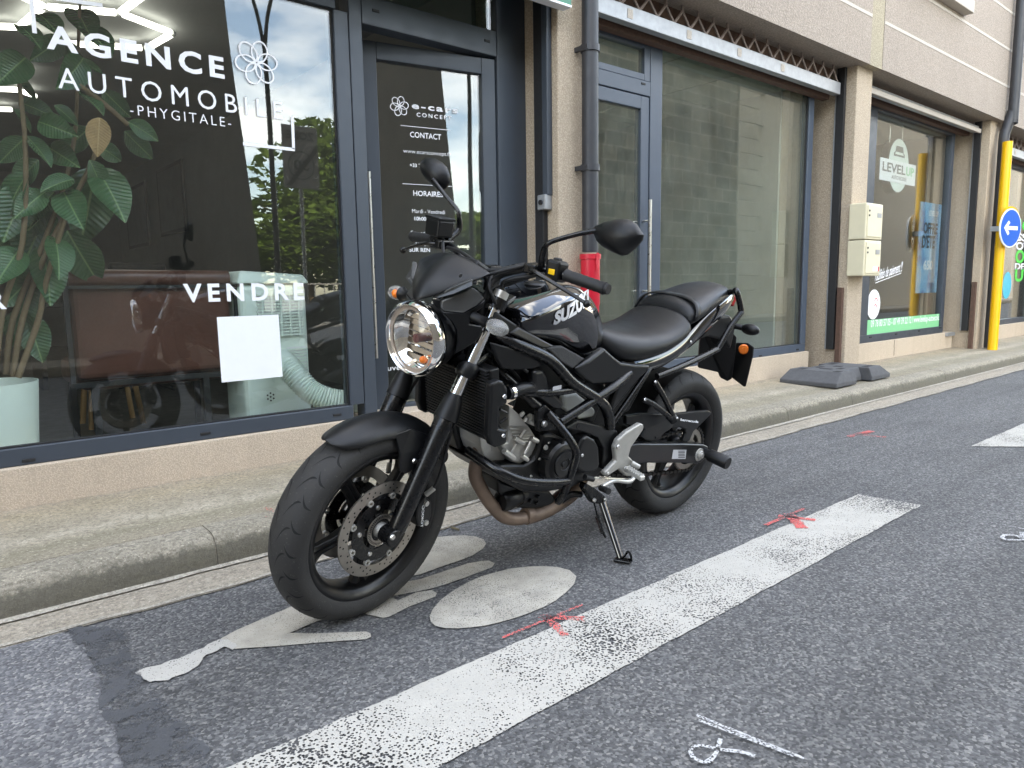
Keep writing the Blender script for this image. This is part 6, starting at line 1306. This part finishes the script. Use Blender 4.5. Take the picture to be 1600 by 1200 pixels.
# footrest hanger, peg, shift lever
hang = bp(MB().prism(poly(b, vC, [(1302, 412), (1285, 408), (1200, 460), (1145, 510), (1125, 560), (1132, 640), (1062, 715), (1062, 735), (1080, 738), (1150, 692), (1195, 735), (1240, 742), (1232, 700), (1240, 640), (1212, 612), (1225, 560), (1300, 450), (1307, 430)], .178), (0, -.022, 0)), 'footrest_hanger', 'alloy', bevel=.006, seg=3)
bolt(b, vC, 1142, 552, .179, .009, .005, 'steel', parent=hang); bolt(b, vC, 1188, 688, .179, .009, .005, 'steel', parent=hang); bolt(b, vC, 1078, 718, .179, .006, .004, 'steel', parent=hang)
pg0, pg1 = np.array(b(*vC(1195, 690), .19)), np.array(b(*vC(1298, 752), .275)); pd = _n(pg1-pg0)
bp(MB().tube([pg0, pg0+pd*.012], .010, 12), 'peg_pivot', 'alloy', smooth=40)
pegm = bp(MB().obox((pg0+pg1)/2, pd, (1, 0, 0), np.cross(pd, (1, 0, 0)), np.linalg.norm(pg1-pg0)/2, .012, .008), 'footpeg', 'alloy_l', bevel=.003)
for k in range(7):
    q = pg0+(pg1-pg0)*(k+.6)/7.4; bp(MB().obox(q+np.array([0, 0, .009]), pd, (1, 0, 0), np.cross(pd, (1, 0, 0)), .0028, .0125, .003), 'peg_rib', 'alloy_l', parent=pegm)
bp(MB().tube([b(*vC(1225, 655), .185), b(*vC(1275, 680), .205)], [.011, .009], 14), 'linkage_pivot', 'alloy', smooth=40)
bp(MB().tube([b(*vC(1245, 735), .185), b(*vC(1215, 770), .19), b(*vC(1130, 765), .195), b(*vC(1085, 778), .20), b(*vC(1045, 800), .21)], [.008, .008, .0065, .006, .0055], 10, smooth=4), 'shift_lever', 'alloy_l', smooth=60)
bp(MB().tube([b(*vC(1035, 808), .20), b(*vC(1085, 832), .245)], .011, 12), 'shift_rubber', 'grip', smooth=40)
bp(MB().tube([b(*vC(955, 745), .16), b(*vC(1230, 755), .17)], .004, 8), 'shift_rod', 'steel', smooth=40)
bp(MB().tube([b(*vC(935, 742), .16), b(*vC(985, 755), .16)], .010, 10), 'rod_boot', 'grip', smooth=40)
# side stand
sp0 = np.array(b(*vD(115, 775), .14)); g0 = w2b(onz(*vD(245, 1100), .012)); g1 = w2b(onz(*vD(215, 1108), .006)); g2 = w2b(onz(*vD(305, 1124), .006))
ss = bpy.data.objects.new('side_stand', None); COL.objects.link(ss); ss.parent = bike
bp(MB().prism(poly(b, vD, [(60, 690), (110, 720), (150, 750), (170, 770), (165, 795), (130, 805), (95, 800), (70, 760), (45, 720)], .15), (0, -.03, 0)), 'stand_bracket', 'frame_b', parent=ss, bevel=.005)
s_top = np.array(b(*vD(145, 800), .145))
bp(MB().tube([s_top+(s_top-g0)*.03, s_top, s_top+(g0-s_top)*.5, g0], [.014, .0135, .012, .0115], 14), 'stand_leg', 'gloss', parent=ss, smooth=45)
fd = _n(g2-g1); up_l = w2b(BO+np.array([0, 0, 1.0])); up_l = _n(up_l)
bp(MB().obox((g1+g2)/2+up_l*.002, fd, np.cross(up_l, fd), up_l, np.linalg.norm(g2-g1)/2, .018, .005), 'stand_foot', 'frame_b', parent=ss, bevel=.003)
bp(MB().tube([g0+(g2-g0)*.2+up_l*.004, w2b(onz(*vD(272, 1085), .03)), w2b(onz(*vD(288, 1064), .058)), w2b(onz(*vD(302, 1085), .035)), w2b(onz(*vD(305, 1115), .012))], .0042, 8, smooth=5), 'stand_loop', 'frame_b', parent=ss, smooth=60)
c0_ = np.array(b(*vD(118, 870), .125)); c1_ = np.array(b(*vD(148, 960), .15)); cd = _n(c1_-c0_); ca_ = _n(np.cross(cd, (0, 1, 0))); cb_ = np.cross(cd, ca_)
bp(MB().tube([c0_+(c1_-c0_)*i/90+.008*(math.cos(i*.84)*ca_+math.sin(i*.84)*cb_) for i in range(91)], .0022, 6), 'stand_spring', 'frame_b', parent=ss, smooth=60)
bp(MB().tube([np.array(b(*vD(100, 800), .125)), c0_], .003, 6), 'spring_hook', 'frame_b', parent=ss); bp(MB().tube([c1_, np.array(b(*vD(162, 985), .155))], .005, 6), 'spring_hook', 'frame_b', parent=ss)
for u, v in ((98, 780), (158, 775)): bolt(b, vD, u, v, .152, .008, .007, 'steel', parent=ss)
bp(MB().prism([(.66, .088, .74), (.58, .088, .60), (.50, .088, .50), (.40, .088, .52), (.30, .088, .68), (.30, .088, .74)], (0, -.176, 0)), 'battery_box', 'matt', bevel=.01)
bp(MB().box(.44, .61, -.07, .07, .34, .62), 'shock_cover', 'matt', bevel=.01)
bp(MB().box(.60, .80, -.09, .09, .42, .64), 'rear_head', 'engine', bevel=.01)
bp(MB().loft([[(RC[0]+.335*math.cos(math.radians(a)), y, RC[2]+.335*math.sin(math.radians(a))) for y in (-.075, -.05, 0, .05, .075)] for a in range(20, 84, 8)], False), 'inner_mudguard', 'matt', smooth=180)
for P, r in (([onbar(.165, .01, .03), (1.125, .12, 1.055), (1.145, .05, 1.03), (1.14, .0, .98), (1.15, -.02, .92)], .0075), ([onbar(.155, -.005, .02), (1.12, .10, 1.03), (1.15, .09, .99), (1.16, .085, .93), (1.13, .08, .87)], .0085), ([onbar(.20, -.012, .01), (1.09, .13, 1.02), (1.12, .09, .985), (1.10, .06, .93)], .007)):
    bp(MB().tube(P, r, 10, smooth=8), 'hose', 'grip', True, smooth=60)
# headlight wiring and dark filling between head and engine
bp(MB().prism([(1.10, .05, .86), (1.09, .06, .72), (1.0, .07, .66), (.95, .07, .82)], (0, -.12, 0)), 'wiring_box', 'matt', bevel=.012)
for P in ([(1.14, .05, .84), (1.10, .09, .80), (1.05, .11, .76), (.98, .11, .70)], [(1.13, .03, .80), (1.12, .08, .74), (1.08, .12, .70)], [(1.10, .10, .86), (1.05, .135, .79), (.99, .14, .74)]):
    bp(MB().tube(P, .006, 8, smooth=6), 'wiring', 'grip', smooth=60)
